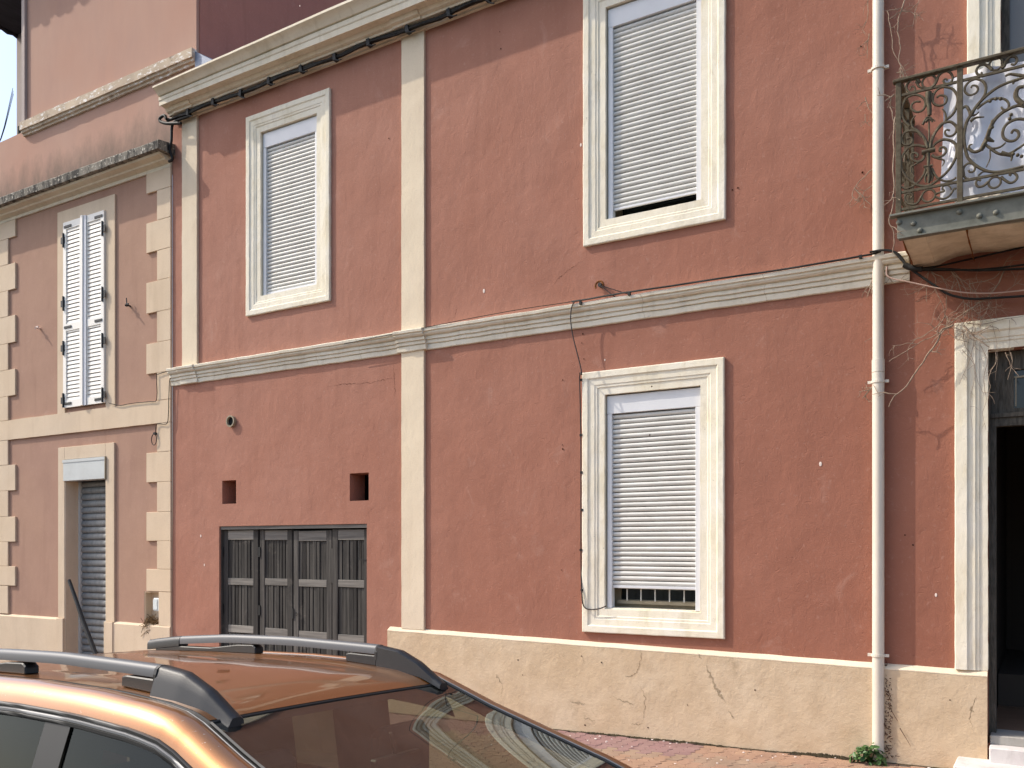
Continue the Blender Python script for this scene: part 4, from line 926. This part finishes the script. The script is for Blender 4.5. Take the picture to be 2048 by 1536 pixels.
for pts, r in (([(-0.275,4.066),(-0.363,3.899),(-0.452,3.831),(-0.560,3.765),(-0.670,3.686),(-0.763,3.615),(-0.858,3.577),(-0.973,3.515),(-1.089,3.456),(-1.137,3.432)], .008),
               ([(-0.647,3.670),(-0.721,3.630),(-0.769,3.533),(-0.814,3.469),(-0.870,3.380),(-0.946,3.275),(-0.996,3.197),(-1.062,3.148),(-1.109,3.102),(-1.128,3.036)], .012),
               ([(-0.563,3.651),(-0.520,3.584),(-0.448,3.515),(-0.385,3.451)], .012),
               ([(-0.831,4.166),(-0.778,4.075),(-0.771,3.971),(-0.722,3.840),(-0.693,3.672)], .005), ([(-0.816,4.143),(-0.722,4.066),(-0.696,3.980),(-0.704,3.776),(-0.693,3.651)], .005),
               ([(-0.667,4.119),(-0.612,4.028),(-0.586,3.902),(-0.565,3.838),(-0.572,3.676)], .007), ([(-0.649,4.096),(-0.539,3.997),(-0.485,3.908),(-0.449,3.842)], .004),
               ([(-0.667,4.139),(-0.594,4.046),(-0.539,3.895),(-0.528,3.772),(-0.539,3.652)], .005), ([(-0.522,4.017),(-0.515,3.854),(-0.504,3.649),(-0.522,3.563)], .004),
               ([(-0.832,4.165),(-0.843,4.026),(-0.847,3.893)], .005), ([(-0.558,3.840),(-0.493,3.770),(-0.429,3.700)], .005),
               ([(-0.698,3.767),(-0.743,3.703),(-0.810,3.650),(-0.894,3.610),(-0.970,3.586)], .006), ([(-0.694,3.759),(-0.683,3.654),(-0.680,3.600)], .006),
               ([(-0.344,3.872),(-0.337,3.790),(-0.344,3.703)], .004), ([(-0.468,3.870),(-0.451,3.786),(-0.468,3.687)], .004),
               ([(-0.379,3.837),(-0.408,3.740),(-0.451,3.645)], .004), ([(-0.526,3.995),(-0.347,4.016),(-0.276,4.117),(-0.224,4.189)], .005), ([(-0.491,3.828),(-0.365,3.851),(-0.241,3.914),(-0.154,3.980)], .005)):
    m_ = MB(); twigs(m_, W3(pts, -.14 if r > .009 else -.10), r, 4, .18); obj('stem', m_, M['twig'], cr, smooth=60)
for pts, r in (([(-0.580,3.631),(-0.562,3.506),(-0.508,3.377),(-0.471,3.210),(-0.425,3.084)], .004), ([(-0.489,3.640),(-0.508,3.459),(-0.562,3.301),(-0.599,3.182)], .004),
               ([(-0.453,3.493),(-0.400,3.365),(-0.425,3.206),(-0.410,3.042),(-0.435,2.922),(-0.410,2.799)], .004), ([(-0.336,3.417),(-0.347,3.321),(-0.389,3.224),(-0.382,3.142),(-0.396,3.042)], .006),
               ([(-0.269,3.413),(-0.248,3.330),(-0.224,3.276),(-0.185,3.216)], .006), ([(-0.234,3.409),(-0.230,3.308),(-0.255,3.191)], .006), ([(-0.580,3.467),(-0.489,3.294),(-0.526,3.052),(-0.508,2.805)], .003),
               ([(-0.555,3.689),(-0.453,3.664),(-0.311,3.678),(-0.144,3.687)], .006), ([(-0.364,3.644),(-0.328,3.438),(-0.346,3.198)], .003), ([(-0.241,3.668),(-0.248,3.509),(-0.234,3.347)], .003)):
    m_ = MB(); twigs(m_, W3(pts, -.075), r, 2, .09, 1); obj('stem', m_, M['twig'], cr, smooth=60)
pc = empty('dead_climber', (-1.16, -.05, .02), 'dead brown climber clinging to the foot of the drainpipe', 'creeper')
m_ = MB()
for k in range(5):
    x0 = -1.165 + .02 * k * .5
    twigs(m_, [(x0 + random.uniform(-.012, .02), -.035, z) for z in np.linspace(.03, .86 - .1 * k, 8)], .006, 9, .06)
for k in range(260):
    z = random.uniform(.05, .75) ** 1.1; p = Vector((-1.155 + random.uniform(-.02, .035), -.06 + random.uniform(-.02, .03), z))
    q = Vector((random.uniform(-1, 1), random.uniform(-1, 1), random.uniform(-1, 1))) * .013; r_ = q.orthogonal().normalized() * .005
    m_.add([p - q, p + r_, p + q, p - r_], [(0, 1, 2, 3)])
for p in ([(-1.142,0.500),(-1.095,0.410),(-1.067,0.366)], [(-1.055,0.316),(-0.997,0.217),(-0.970,0.169)]): m_.tube(smooth_path(W3(p, -.075)), .003, 4, .001)
obj('stem', m_, M['darktwig'], pc, fix=False)
# weed
wd = empty('weed', (-1.28, -.12, .0), 'green leafy weed growing at the foot of the drainpipe', 'weed')
m_ = MB()
for k in range(120):
    a = random.uniform(0, 6.28); e = random.uniform(.0, 1.35); rr = .15 * random.uniform(.6, 1.05)
    p = Vector((-1.29 + rr * math.cos(a) * math.cos(e), -.15 + .6 * rr * math.sin(a) * math.cos(e), .0 + rr * math.sin(e) * 1.15))
    nrm = (p - Vector((-1.29, -.12, -.05))).normalized() + Vector((random.uniform(-.6, .6), random.uniform(-.6, .6), random.uniform(-.3, .6)))
    nrm.normalize(); t = nrm.orthogonal().normalized(); t = (Matrix.Rotation(random.uniform(0, 6.28), 3, nrm) @ t); b = nrm.cross(t); s_ = random.uniform(.018, .036)
    m_.add([p - t * s_, p - t * s_ * .3 + b * s_ * .7 + nrm * .004, p + t * s_ * .5 + b * s_ * .55, p + t * s_ - nrm * .006, p + t * s_ * .5 - b * s_ * .55, p - t * s_ * .3 - b * s_ * .7 + nrm * .004], [(0, 1, 2, 3), (0, 3, 4, 5)])
obj('foliage', m_, M['leaf'], wd, fix=False)
m_ = MB()
for k in range(9): m_.tube([(-1.28, -.1, -.01), (-1.28 + random.uniform(-.12, .12), -.12 + random.uniform(-.05, .04), .1)], .004, 4)
obj('stem', m_, M['leaf'], wd)
# moss line and petals along the wall foot
m_ = MB(); T_, B_ = [], []
for i in range(1400):
    x = -6.6 + 5.94 * i / 1399; q = noise.noise(Vector((x * 1.5, 0, 5))) + .25
    h = max(.004, .034 * q * (1 + .7 * noise.noise(Vector((x * 22, 0, 1))) + .6 * noise.noise(Vector((x * 90, 0, 2))))) + .004
    T_.append((x, -.0595, gz(x) + h)); B_.append((x, -.066 - .012 * max(0, q) - .006 * random.random(), gz(x) + .002))
m_.add(T_ + B_, [(i, i + 1, 1400 + i + 1, 1400 + i) for i in range(1399)])
tag(obj('moss', m_, M['soot']), 'dark moss and grime along the foot of the plinth', 'moss', kind='stuff')
m_ = MB()
for k in range(60):
    x = random.uniform(-5.2, -.8); y = -.08 - random.random() ** 1.5 * 1.2; z = gz(x) + .004; a = random.uniform(0, 6.28); s_ = random.uniform(.004, .011)
    m_.loft([[(x + s_ * q * math.cos(t + a) * 1.4, y + s_ * q * math.sin(t + a), z + h) for t in (0, 1.2, 2.4, 3.6, 4.8)] for q, h in ((1, 0), (.8, .004))])
tag(obj('petal', m_, M['pebble']), 'pale fallen petals and grit scattered on the pavers', 'petals', kind='stuff')

# ---- cracks, worn patches, pits and chips (thin geometry on the wall, parts of the house)
def ribbon(pts, w_, Y, m_, k=40):
    p = smooth_path(pts, 14); L_, R_ = [], []
    for i, q in enumerate(p):
        t = (p[min(i + 1, len(p) - 1)] - p[max(0, i - 1)]); n_ = Vector((-t.z, 0, t.x)).normalized()
        ww = w_ * .6 * (.2 + abs(noise.noise(q * k)) * 1.7) * min(1, 3 * i / len(p) + .15, 3 * (len(p) - 1 - i) / len(p) + .15)
        off = n_ * (noise.noise(q * 25 + Vector((9, 0, 0))) * .014 + noise.noise(q * 80) * .012)
        L_.append(q + n_ * ww + off); R_.append(q - n_ * ww + off)
    m_.add([(v.x, Y, v.z) for v in L_ + R_], [(i, i + 1, len(p) + i + 1, len(p) + i) for i in range(len(p) - 1)])
for pts, w_ in (([(-3.413,0.842),(-3.429,0.708),(-3.472,0.606),(-3.525,0.567)], .007), ([(-3.440,0.485),(-3.376,0.367),(-3.387,0.242),(-3.392,0.143)], .005), ([(-3.525,0.085),(-3.456,0.097),(-3.387,0.109)], .005), ([(-5.040,0.356),(-5.034,0.302),(-5.059,0.219)], .004), ([(-4.068,0.742),(-4.057,0.681),(-4.051,0.651)], .005), ([(-0.469,0.651),(-0.497,0.567),(-0.527,0.466),(-0.508,0.345)], .006)):
    m_ = MB(); ribbon(W3(pts, -.0568), w_, -.0568, m_); obj('crack', m_, M['crack'], red, fix=False)
for pts, w_ in (([(-2.766,0.729),(-2.717,0.638),(-2.659,0.524),(-2.611,0.448),(-2.563,0.387)], .022), ([(-2.549,0.322),(-2.515,0.269),(-2.487,0.235)], .010), ([(-5.110,0.469),(-5.072,0.418),(-5.040,0.366)], .022), ([(-4.207,0.247),(-4.120,0.245),(-4.034,0.242)], .016), ([(-3.726,0.351),(-3.644,0.318),(-3.563,0.300),(-3.483,0.283)], .012), ([(-2.835,0.844),(-2.805,0.784)], .014), ([(-3.590,0.557),(-3.493,0.580)], .016), ([(-0.527,0.548),(-0.497,0.497)], .022), ([(-4.074,0.100),(-3.921,0.090)], .008)):
    m_ = MB(); ribbon(W3(pts, -.0566), w_, -.0566, m_); obj('worn_patch', m_, M['patch'], red, fix=False)
for pts, w_ in (([(-7.611,3.832),(-7.325,3.842),(-7.008,3.818),(-6.700,3.836),(-6.550,3.833)], .004), ([(-6.580,4.042),(-6.565,3.875),(-6.550,3.697),(-6.557,3.610)], .004), ([(-4.034,4.831),(-4.295,4.718),(-4.443,4.600)], .003), ([(-5.726,4.412),(-5.678,4.490),(-5.658,4.560)], .003)):
    m_ = MB(); ribbon(W3(pts, -.0015), w_, -.0015, m_); obj('crack', m_, M['dot'], red, fix=False)
m_ = MB()
for x, z in [(-5.082,7.283),(-5.095,7.472),(-2.518,5.209),(-2.466,5.217),(-4.085,4.049),(-4.097,3.958),(-4.319,3.597),(-4.074,3.790),(-4.063,3.650),(-3.326,3.436),(-4.324,2.918),(-4.319,2.875),(-4.336,1.609),(-1.378,6.226),(-1.366,5.121),(-6.640,6.678),(-1.024,1.952),(-0.961,1.867),(-7.736,7.918),(-3.347,2.958)]: m_.disc((x, -.004, z), random.uniform(.005, .009), (0, -1, 0), 7, .002)
for x, z in [(-4.832,0.640),(-3.848,0.680),(-4.074,0.731),(-3.345,0.074),(-4.034,0.027),(-2.939,0.333),(-4.776,0.484),(-2.290,0.531),(-0.674,0.584)]: m_.disc((x, -.0572, z), random.uniform(.005, .010), (0, -1, 0), 7, .001)
obj('pit', m_, M['dot'], red, kind='stuff')
m_ = MB()
for x, z in [(-5.303,4.676),(-1.720,2.592),(-0.784,1.447),(-4.109,6.006),(-3.836,3.754),(-9.935,2.001),(-8.076,8.699),(-3.294,1.007),(-9.864,1.603)]:
    s_ = random.uniform(.008, .018); m_.loft([[(x + s_ * q * math.cos(t) * .8, -.003 - .002 * (1 - q), z + s_ * q * math.sin(t) * 1.4) for t in (0, .9, 2.0, 3.1, 4.2, 5.3)] for q in (1, .5)])
obj('paint_chip', m_, M['chip'], red, kind='stuff')

# ================================================================== CAR
car = bpy.data.objects.new('parked_car', None); C.objects.link(car); ORG[car.name] = (0, 0, 0)
tag(car, 'copper orange hatchback with black and grey roof rails parked along the pavement', 'car')
car.location = (-2.04, -5.917, roadz(-2.04, -5.917)); car.rotation_euler = (R(-2.0), -.018, 0)
EX = [-2.2, -2.1, -1.71, -1.27, -.76, -.45, -.18, -.06, 0, .19, .666, 1.02]
EZ = [1.475, 1.490, 1.526, 1.538, 1.541, 1.532, 1.511, 1.490, 1.466, 1.387, 1.215, 1.06]
e = lambda x: float(np.interp(x, EX, EZ))
vd = lambda x: .61 + max(0, x) * .115
xs_roof = list(np.linspace(-2.15, -.1, 28)) + [-.08, -.05, -.025, -.008]
mb = MB().grid(lambda x, t: (x - (.03 * (1 - t * t) if x > -.12 else 0), t * .585, e(x) + (.020 * (1 - t * t) - .011 * float(np.interp(abs(t), [.70, .76], [1, 0]))) * min(1, max(0, -x - .02) / .25)), xs_roof, sorted(set([-1, -.97, 1, .97] + list(np.linspace(-.92, .92, 47)))))
obj('roof', mb, M['paint'], car, smooth=50)
mb = MB().grid(lambda x, t: (x, t * .60, e(x) - .045), np.linspace(-2.1, -.03, 20), [-1, -.5, 0, .5, 1]); obj('headliner', mb, M['liner'], car)
for s_ in (-1, 1):
    xs = list(np.linspace(-2.15, 0, 32)) + list(np.linspace(.03, 1.02, 20))
    obj('roof_channel', MB().loft([[(x, s_ * v, e(x) + z) for v, z in ((vd(x) - .027, -.001), (vd(x) - .022, -.012), (vd(x) - .002, -.012), (vd(x), -.001))] for x in xs], ring_closed=False), M['seal'], car)
    obj('channel_trim', MB().tube([(x, s_ * (vd(x) - .002), e(x) - .002) for x in xs], .0032, 5), M['chrome'], car)
    PR = ((.0, -.004), (.006, .004), (.028, .006), (.055, -.004), (.078, -.022), (.094, -.045), (.100, -.066))
    obj('roof_side', MB().loft([[(x, s_ * (vd(x) + v), e(x) + z) for v, z in PR] for x in xs], ring_closed=False), M['paint'], car, smooth=70)
    obj('door_seal', MB().tube([(x, s_ * (vd(x) + .099), e(x) - .071) for x in xs], .009, 6), M['seal'], car, smooth=60)
    obj('seal_lip', MB().tube([(x, s_ * (vd(x) + .105), e(x) - .084) for x in xs], .0075, 6), M['chrome'], car, smooth=60)
    obj('window_edge', MB().tube([(x, s_ * (vd(x) + .103), e(x) - .096) for x in xs], .010, 6), M['seal'], car, smooth=60)
    top = lambda x: (vd(x) + .10, e(x) - .10)
    for a, b in ((-.47, .93), (-1.62, -.60)):
        mb = MB().grid(lambda x, t: (x, s_ * (top(x)[0] + (.835 - top(x)[0]) * t + .02 * t * (1 - t)), top(x)[1] + (.97 - top(x)[1]) * t), np.linspace(a, b, 10), np.linspace(0, 1, 6))
        obj('side_window', mb, M['rearglass'] if (a < -1 or s_ < 0) else M['sideglass'], car, smooth=60)
    obj('cant_trim', MB().grid(lambda x, t: (x, s_ * (.565 + .115 * t), e(x) - .05 - .11 * t * t), np.linspace(-2.1, -.02, 18), np.linspace(0, 1, 5)), M['liner'], car, smooth=60)
    for a, b, mt in ((-.60, -.47, 'seal'), (-2.15, -1.62, 'paint')):
        mb = MB().grid(lambda x, t: (x, s_ * (top(x)[0] + .004 + (.838 - top(x)[0]) * t + .02 * t * (1 - t)), top(x)[1] + .01 + (.97 - top(x)[1]) * t), np.linspace(a, b, 5), np.linspace(0, 1, 6))
        obj('pillar', mb, M[mt], car, smooth=60)
        mb = MB().grid(lambda x, t: (x, s_ * (top(x)[0] - .05 + (.79 - top(x)[0]) * t), top(x)[1] + .01 + (.97 - top(x)[1]) * t), [a - .10 if b > -1 else a, b + (.10 if b > -1 else .66)], np.linspace(0, 1, 6))
        obj('pillar_trim', mb, M['inner'], car)
    # A pillar inner trim
    obj('pillar_trim', MB().loft([[(x, s_ * (vd(x) - .018), e(x) - .012), (x, s_ * (vd(x) - .01), e(x) - .05), (x, s_ * (vd(x) + .07), e(x) - .08)] for x in np.linspace(0, .98, 10)]), M['inner'], car)
    # lower side
    SEC = ((.73, .45), (.73, .99), (.80, 1.0), (.838, .965), (.858, .82), (.866, .62), (.855, .36), (.78, .22), (.0, .22))
    mb = MB().loft([[(x, s_ * v, z) for v, z in SEC] for x in np.linspace(-2.2, .98, 14)], ring_closed=False)
    obj('body_side', mb, M['paint'], car, smooth=40)
    obj('window_sill_trim', MB().box(-2.0, .98, s_ * .835 - .012, s_ * .835 + .012, .955, .985), M['seal'], car)
    for x in (-.62, .48): obj('door_handle', MB().box(x - .1, x + .1, s_ * .865 - .012, s_ * .865 + .02, .83, .86), M['paint'], car, bevel=.008)
    obj('door_mirror', MB().loft([[(.72 + q, s_ * (.86 + y), 1.02 + z) for q, z in ((-.05, -.07), (.05, -.06), (.05, .06), (-.05, .07))] for y in (0, .1, .2)]), M['railblack'], car, bevel=.02)
    obj('headlight', MB().loft([[(1.36, s_ * .52, .62), (1.36, s_ * .52, .76), (1.30, s_ * .80, .80), (1.26, s_ * .82, .66)], [(1.47, s_ * .52, .62), (1.44, s_ * .52, .76), (1.36, s_ * .80, .80), (1.34, s_ * .82, .66)]]), M['lamp'], car)
    obj('tail_light', MB().box(-2.47, -2.38, s_ * .66 - .08, s_ * .66 + .12 * s_ + .08, .75, 1.05), M['redlamp'], car, bevel=.02)
    # roof rail: swept body with black ends and feet
    def rail_z(x):   # underside datum follows roof; top profile
        return float(np.interp(x, [-1.75, -1.70, -1.55, -1.2, -.8, -.45, -.30, -.18, -.08, -.01, .035], [1.580, 1.588, 1.604, 1.625, 1.628, 1.617, 1.611, 1.594, 1.550, 1.503, 1.474]))
    def rv_(x): return .528 - .014 * max(0, (x + .3))
    def rail_loft(xa, xb, depth, wd_, n_=14):
        rings = []
        for x in np.linspace(xa, xb, n_):
            zt = rail_z(x); zb = max(e(x) + .002, zt - depth) if depth else e(x) + .002; v = rv_(x); h = wd_ / 2
            if zb > zt - .012: zb = zt - .012
            if not depth:
                o_ = s_; hh = zt - e(x); q_ = min(1., max(.35, hh / .09))
                rings.append([(x, o_ * (v - .030), e(x) + .001), (x, o_ * (v - .028), zt - .008), (x, o_ * (v - .016), zt), (x, o_ * (v + .012), zt - .002), (x, o_ * (v + .020), zt - .010), (x, o_ * (v + .020 + .012 * q_), zt - .012 - .34 * hh), (x, o_ * (v + .022 + .026 * q_), e(x) - .004), (x, o_ * v, e(x) - .006)])
                continue
            rings.append([(x, s_ * v + q * h, zb + (zt - zb) * r_) for q, r_ in ((-1, 0), (-1.0, .55), (-.8, .85), (-.35, 1.0), (.35, 1.0), (.8, .85), (1.0, .55), (1, 0))])
        return MB().loft(rings)
    rr = obj('roof_rail', rail_loft(-1.52, -.30, .038, .050), M['railsilver'], car, smooth=50)
    obj('rail_end', rail_loft(-.292, .035, 0, .056, 24), M['railblack'], rr, smooth=55)
    obj('rail_end', rail_loft(-.300, -.288, .062, .060, 2), M['seal'], rr)
    obj('rail_end', rail_loft(-1.76, -1.523, .048, .054), M['railblack'], rr, smooth=60)
    obj('rail_foot', MB().loft([[(x, s_ * rv_(x) + q * .026, z) for q, z in ((-1, e(x) + .003), (-1, zt_), (1, zt_), (1, e(x) + .003))] for x, zt_ in ((-1.70, rail_z(-1.70) - .05), (-1.56, rail_z(-1.56) - .046), (-1.30, rail_z(-1.3) - .060), (-1.12, rail_z(-1.12) - .0455), (-1.02, rail_z(-1.02) - .0435), (-1.00, e(-1.0) + .03))]), M['railblack'], rr, bevel=.004)
    obj('rail_foot', MB().loft([[(x, s_ * rv_(x) + q * .027, z) for q, z in ((-1, e(x) + .003), (-1, zt_), (1, zt_), (1, e(x) + .003))] for x, zt_ in ((-.46, e(-.46) + .035), (-.44, rail_z(-.44) - .044), (-.293, rail_z(-.293) - .043))]), M['railblack'], rr, bevel=.004)
    for x in (.62, -1.98):
        wh = obj('wheel', MB().loft([[(x + r_ * math.cos(t), s_ * y, .31 + r_ * math.sin(t)) for t in [2 * math.pi * k / 20 for k in range(20)]] for r_, y in ((.06, .86), (.2, .85), (.2, .74))]), M['railsilver'], car, smooth=40)
        obj('tyre', MB().loft([[(x + r_ * math.cos(t), s_ * y, .31 + r_ * math.sin(t)) for t in [2 * math.pi * k / 24 for k in range(24)]] for r_, y in ((.2, .85), (.23, .872), (.29, .872), (.31, .85), (.31, .70), (.28, .68), (.2, .69))]), M['tyre'], wh, smooth=40)
        obj('wheel_arch', MB().tube([(x + .36 * math.cos(t), s_ * .855, .31 + .36 * math.sin(t)) for t in np.linspace(-.2, 3.34, 16)], .045, 6), M['railblack'], car, smooth=50)
# windscreen
def ws(t, q):
    x = .004 + t * 1.0; wv = vd(x) - .027
    return (x - .03 * (1 - q * q) * (1 - t) + .07 * (1 - q * q) * t, q * wv, e(x) - .002 + .010 * (1 - q * q) * math.sin(math.pi * t))
obj('windscreen', MB().grid(ws, np.linspace(0, 1, 22), np.linspace(-1, 1, 29)), M['glass'], car, smooth=80)
obj('windscreen_seal', MB().tube([Vector(ws(0, q)) + Vector((-.003, 0, .001)) for q in np.linspace(-1, 1, 21)], .0055, 5), M['seal'], car, smooth=60)
for q in (-1, 1): obj('windscreen_seal', MB().tube([Vector(ws(t, q)) + Vector((0, .004 * q, 0)) for t in np.linspace(0, 1, 14)], .006, 5), M['seal'], car, smooth=60)
# bonnet, nose, tail
mb = MB()
rings = []
for x, zt, wv in ((.95, 1.02, .80), (1.05, 1.01, .83), (1.25, .95, .83), (1.42, .86, .80), (1.56, .74, .72), (1.60, .55, .68), (1.58, .3, .66)):
    rings.append([(x - .10 * abs(q) ** 3, q * wv, zt - .07 * abs(q) ** 3) for q in np.linspace(-1, 1, 15)])
mb.loft(rings, ring_closed=False)
obj('bonnet', mb, M['paint'], car, smooth=50)
obj('wing', MB().loft([[(x, v, z) for v, z in ((-.82, zt), (-.866, zt - .12), (-.85, .25), (.85, .25), (.866, zt - .12), (.82, zt))] for x, zt in ((.98, .97), (1.15, .92), (1.32, .84), (1.44, .7), (1.5, .5))], ring_closed=False), M['paint'], car, smooth=50)
obj('cowl', MB().box(.93, 1.05, -.72, .72, .98, 1.03), M['seal'], car)
mb = MB().loft([[(x - .05 * q * q * -1, q * wv, z) for q in np.linspace(-1, 1, 11)] for x, z, wv in ((-2.15, 1.455, .60), (-2.25, 1.40, .64), (-2.40, 1.02, .76), (-2.46, .9, .80), (-2.48, .6, .82), (-2.40, .25, .80))], ring_closed=False)
obj('tailgate', mb, M['paint'], car, smooth=40)
obj('rear_window', MB().grid(lambda t, q: (-2.262 - .135 * t, q * (.56 + .08 * t), 1.37 - .31 * t), [0, .5, 1], [-1, 0, 1]), M['glass_dark'], car)
# interior
obj('cabin_floor', MB().box(-2.1, .9, -.72, .72, .30, .34), M['inner'], car)
mb = MB().loft([[(x, v, z) for v in np.linspace(-.73, .73, 9)] for x, z in ((1.0, 1.0), (.8, 1.005), (.62, 1.0), (.55, .96), (.5, .6))], ring_closed=False); obj('dashboard', mb, M['inner'], car, smooth=40)
obj('steering_wheel', MB().tube([(.36 + .10 * math.sin(t), .36 + .185 * math.cos(t), .93 + .16 * math.sin(t)) for t in np.linspace(0, 6.283, 22)], .014, 6).box(.33, .5, .31, .41, .88, .95), M['seal'], car)
for v in (-.36, .36):
    seat = obj('seat', MB().loft([[(x, v + q * wv, z) for q in (-1, 1) for z in ()] or [(x - .06, v - wv, z), (x + .05, v - wv * .9, z), (x + .05, v + wv * .9, z), (x - .06, v + wv, z)] for x, z, wv in ((.16, .50, .25), (.10, .7, .27), (.02, .95, .26), (-.02, 1.10, .20))]).box(.16, .62, v - .25, v + .25, .45, .56), M['seatcloth'], car, bevel=.03)
    obj('headrest', MB().box(-.10, .0, v - .15, v + .15, 1.11, 1.33), M['seatcloth'], seat, bevel=.035); obj('headrest_post', MB().tube([(-.05, v - .06, 1.0), (-.05, v - .06, 1.15)], .007).tube([(-.05, v + .06, 1.0), (-.05, v + .06, 1.15)], .007), M['chrome'], seat)
obj('rear_seat', MB().loft([[(x, -.66, z), (x + .12, -.66, z), (x + .12, .66, z), (x, .66, z)] for x, z in ((-1.35, .45), (-1.5, .9), (-1.55, 1.05))]).box(-1.35, -.85, -.66, .66, .42, .55), M['seatcloth'], car, bevel=.03)
obj('rear_view_mirror', MB().box(.20, .23, -.12, .12, 1.245, 1.30).tube([(.215, 0, 1.30), (.19, 0, 1.37)], .010), M['seal'], car, bevel=.008)
for v in (): obj('sun_visor', MB().box(-.13, .02, v - .17, v + .17, 1.395, 1.408), M['liner'], car, bevel=.004)
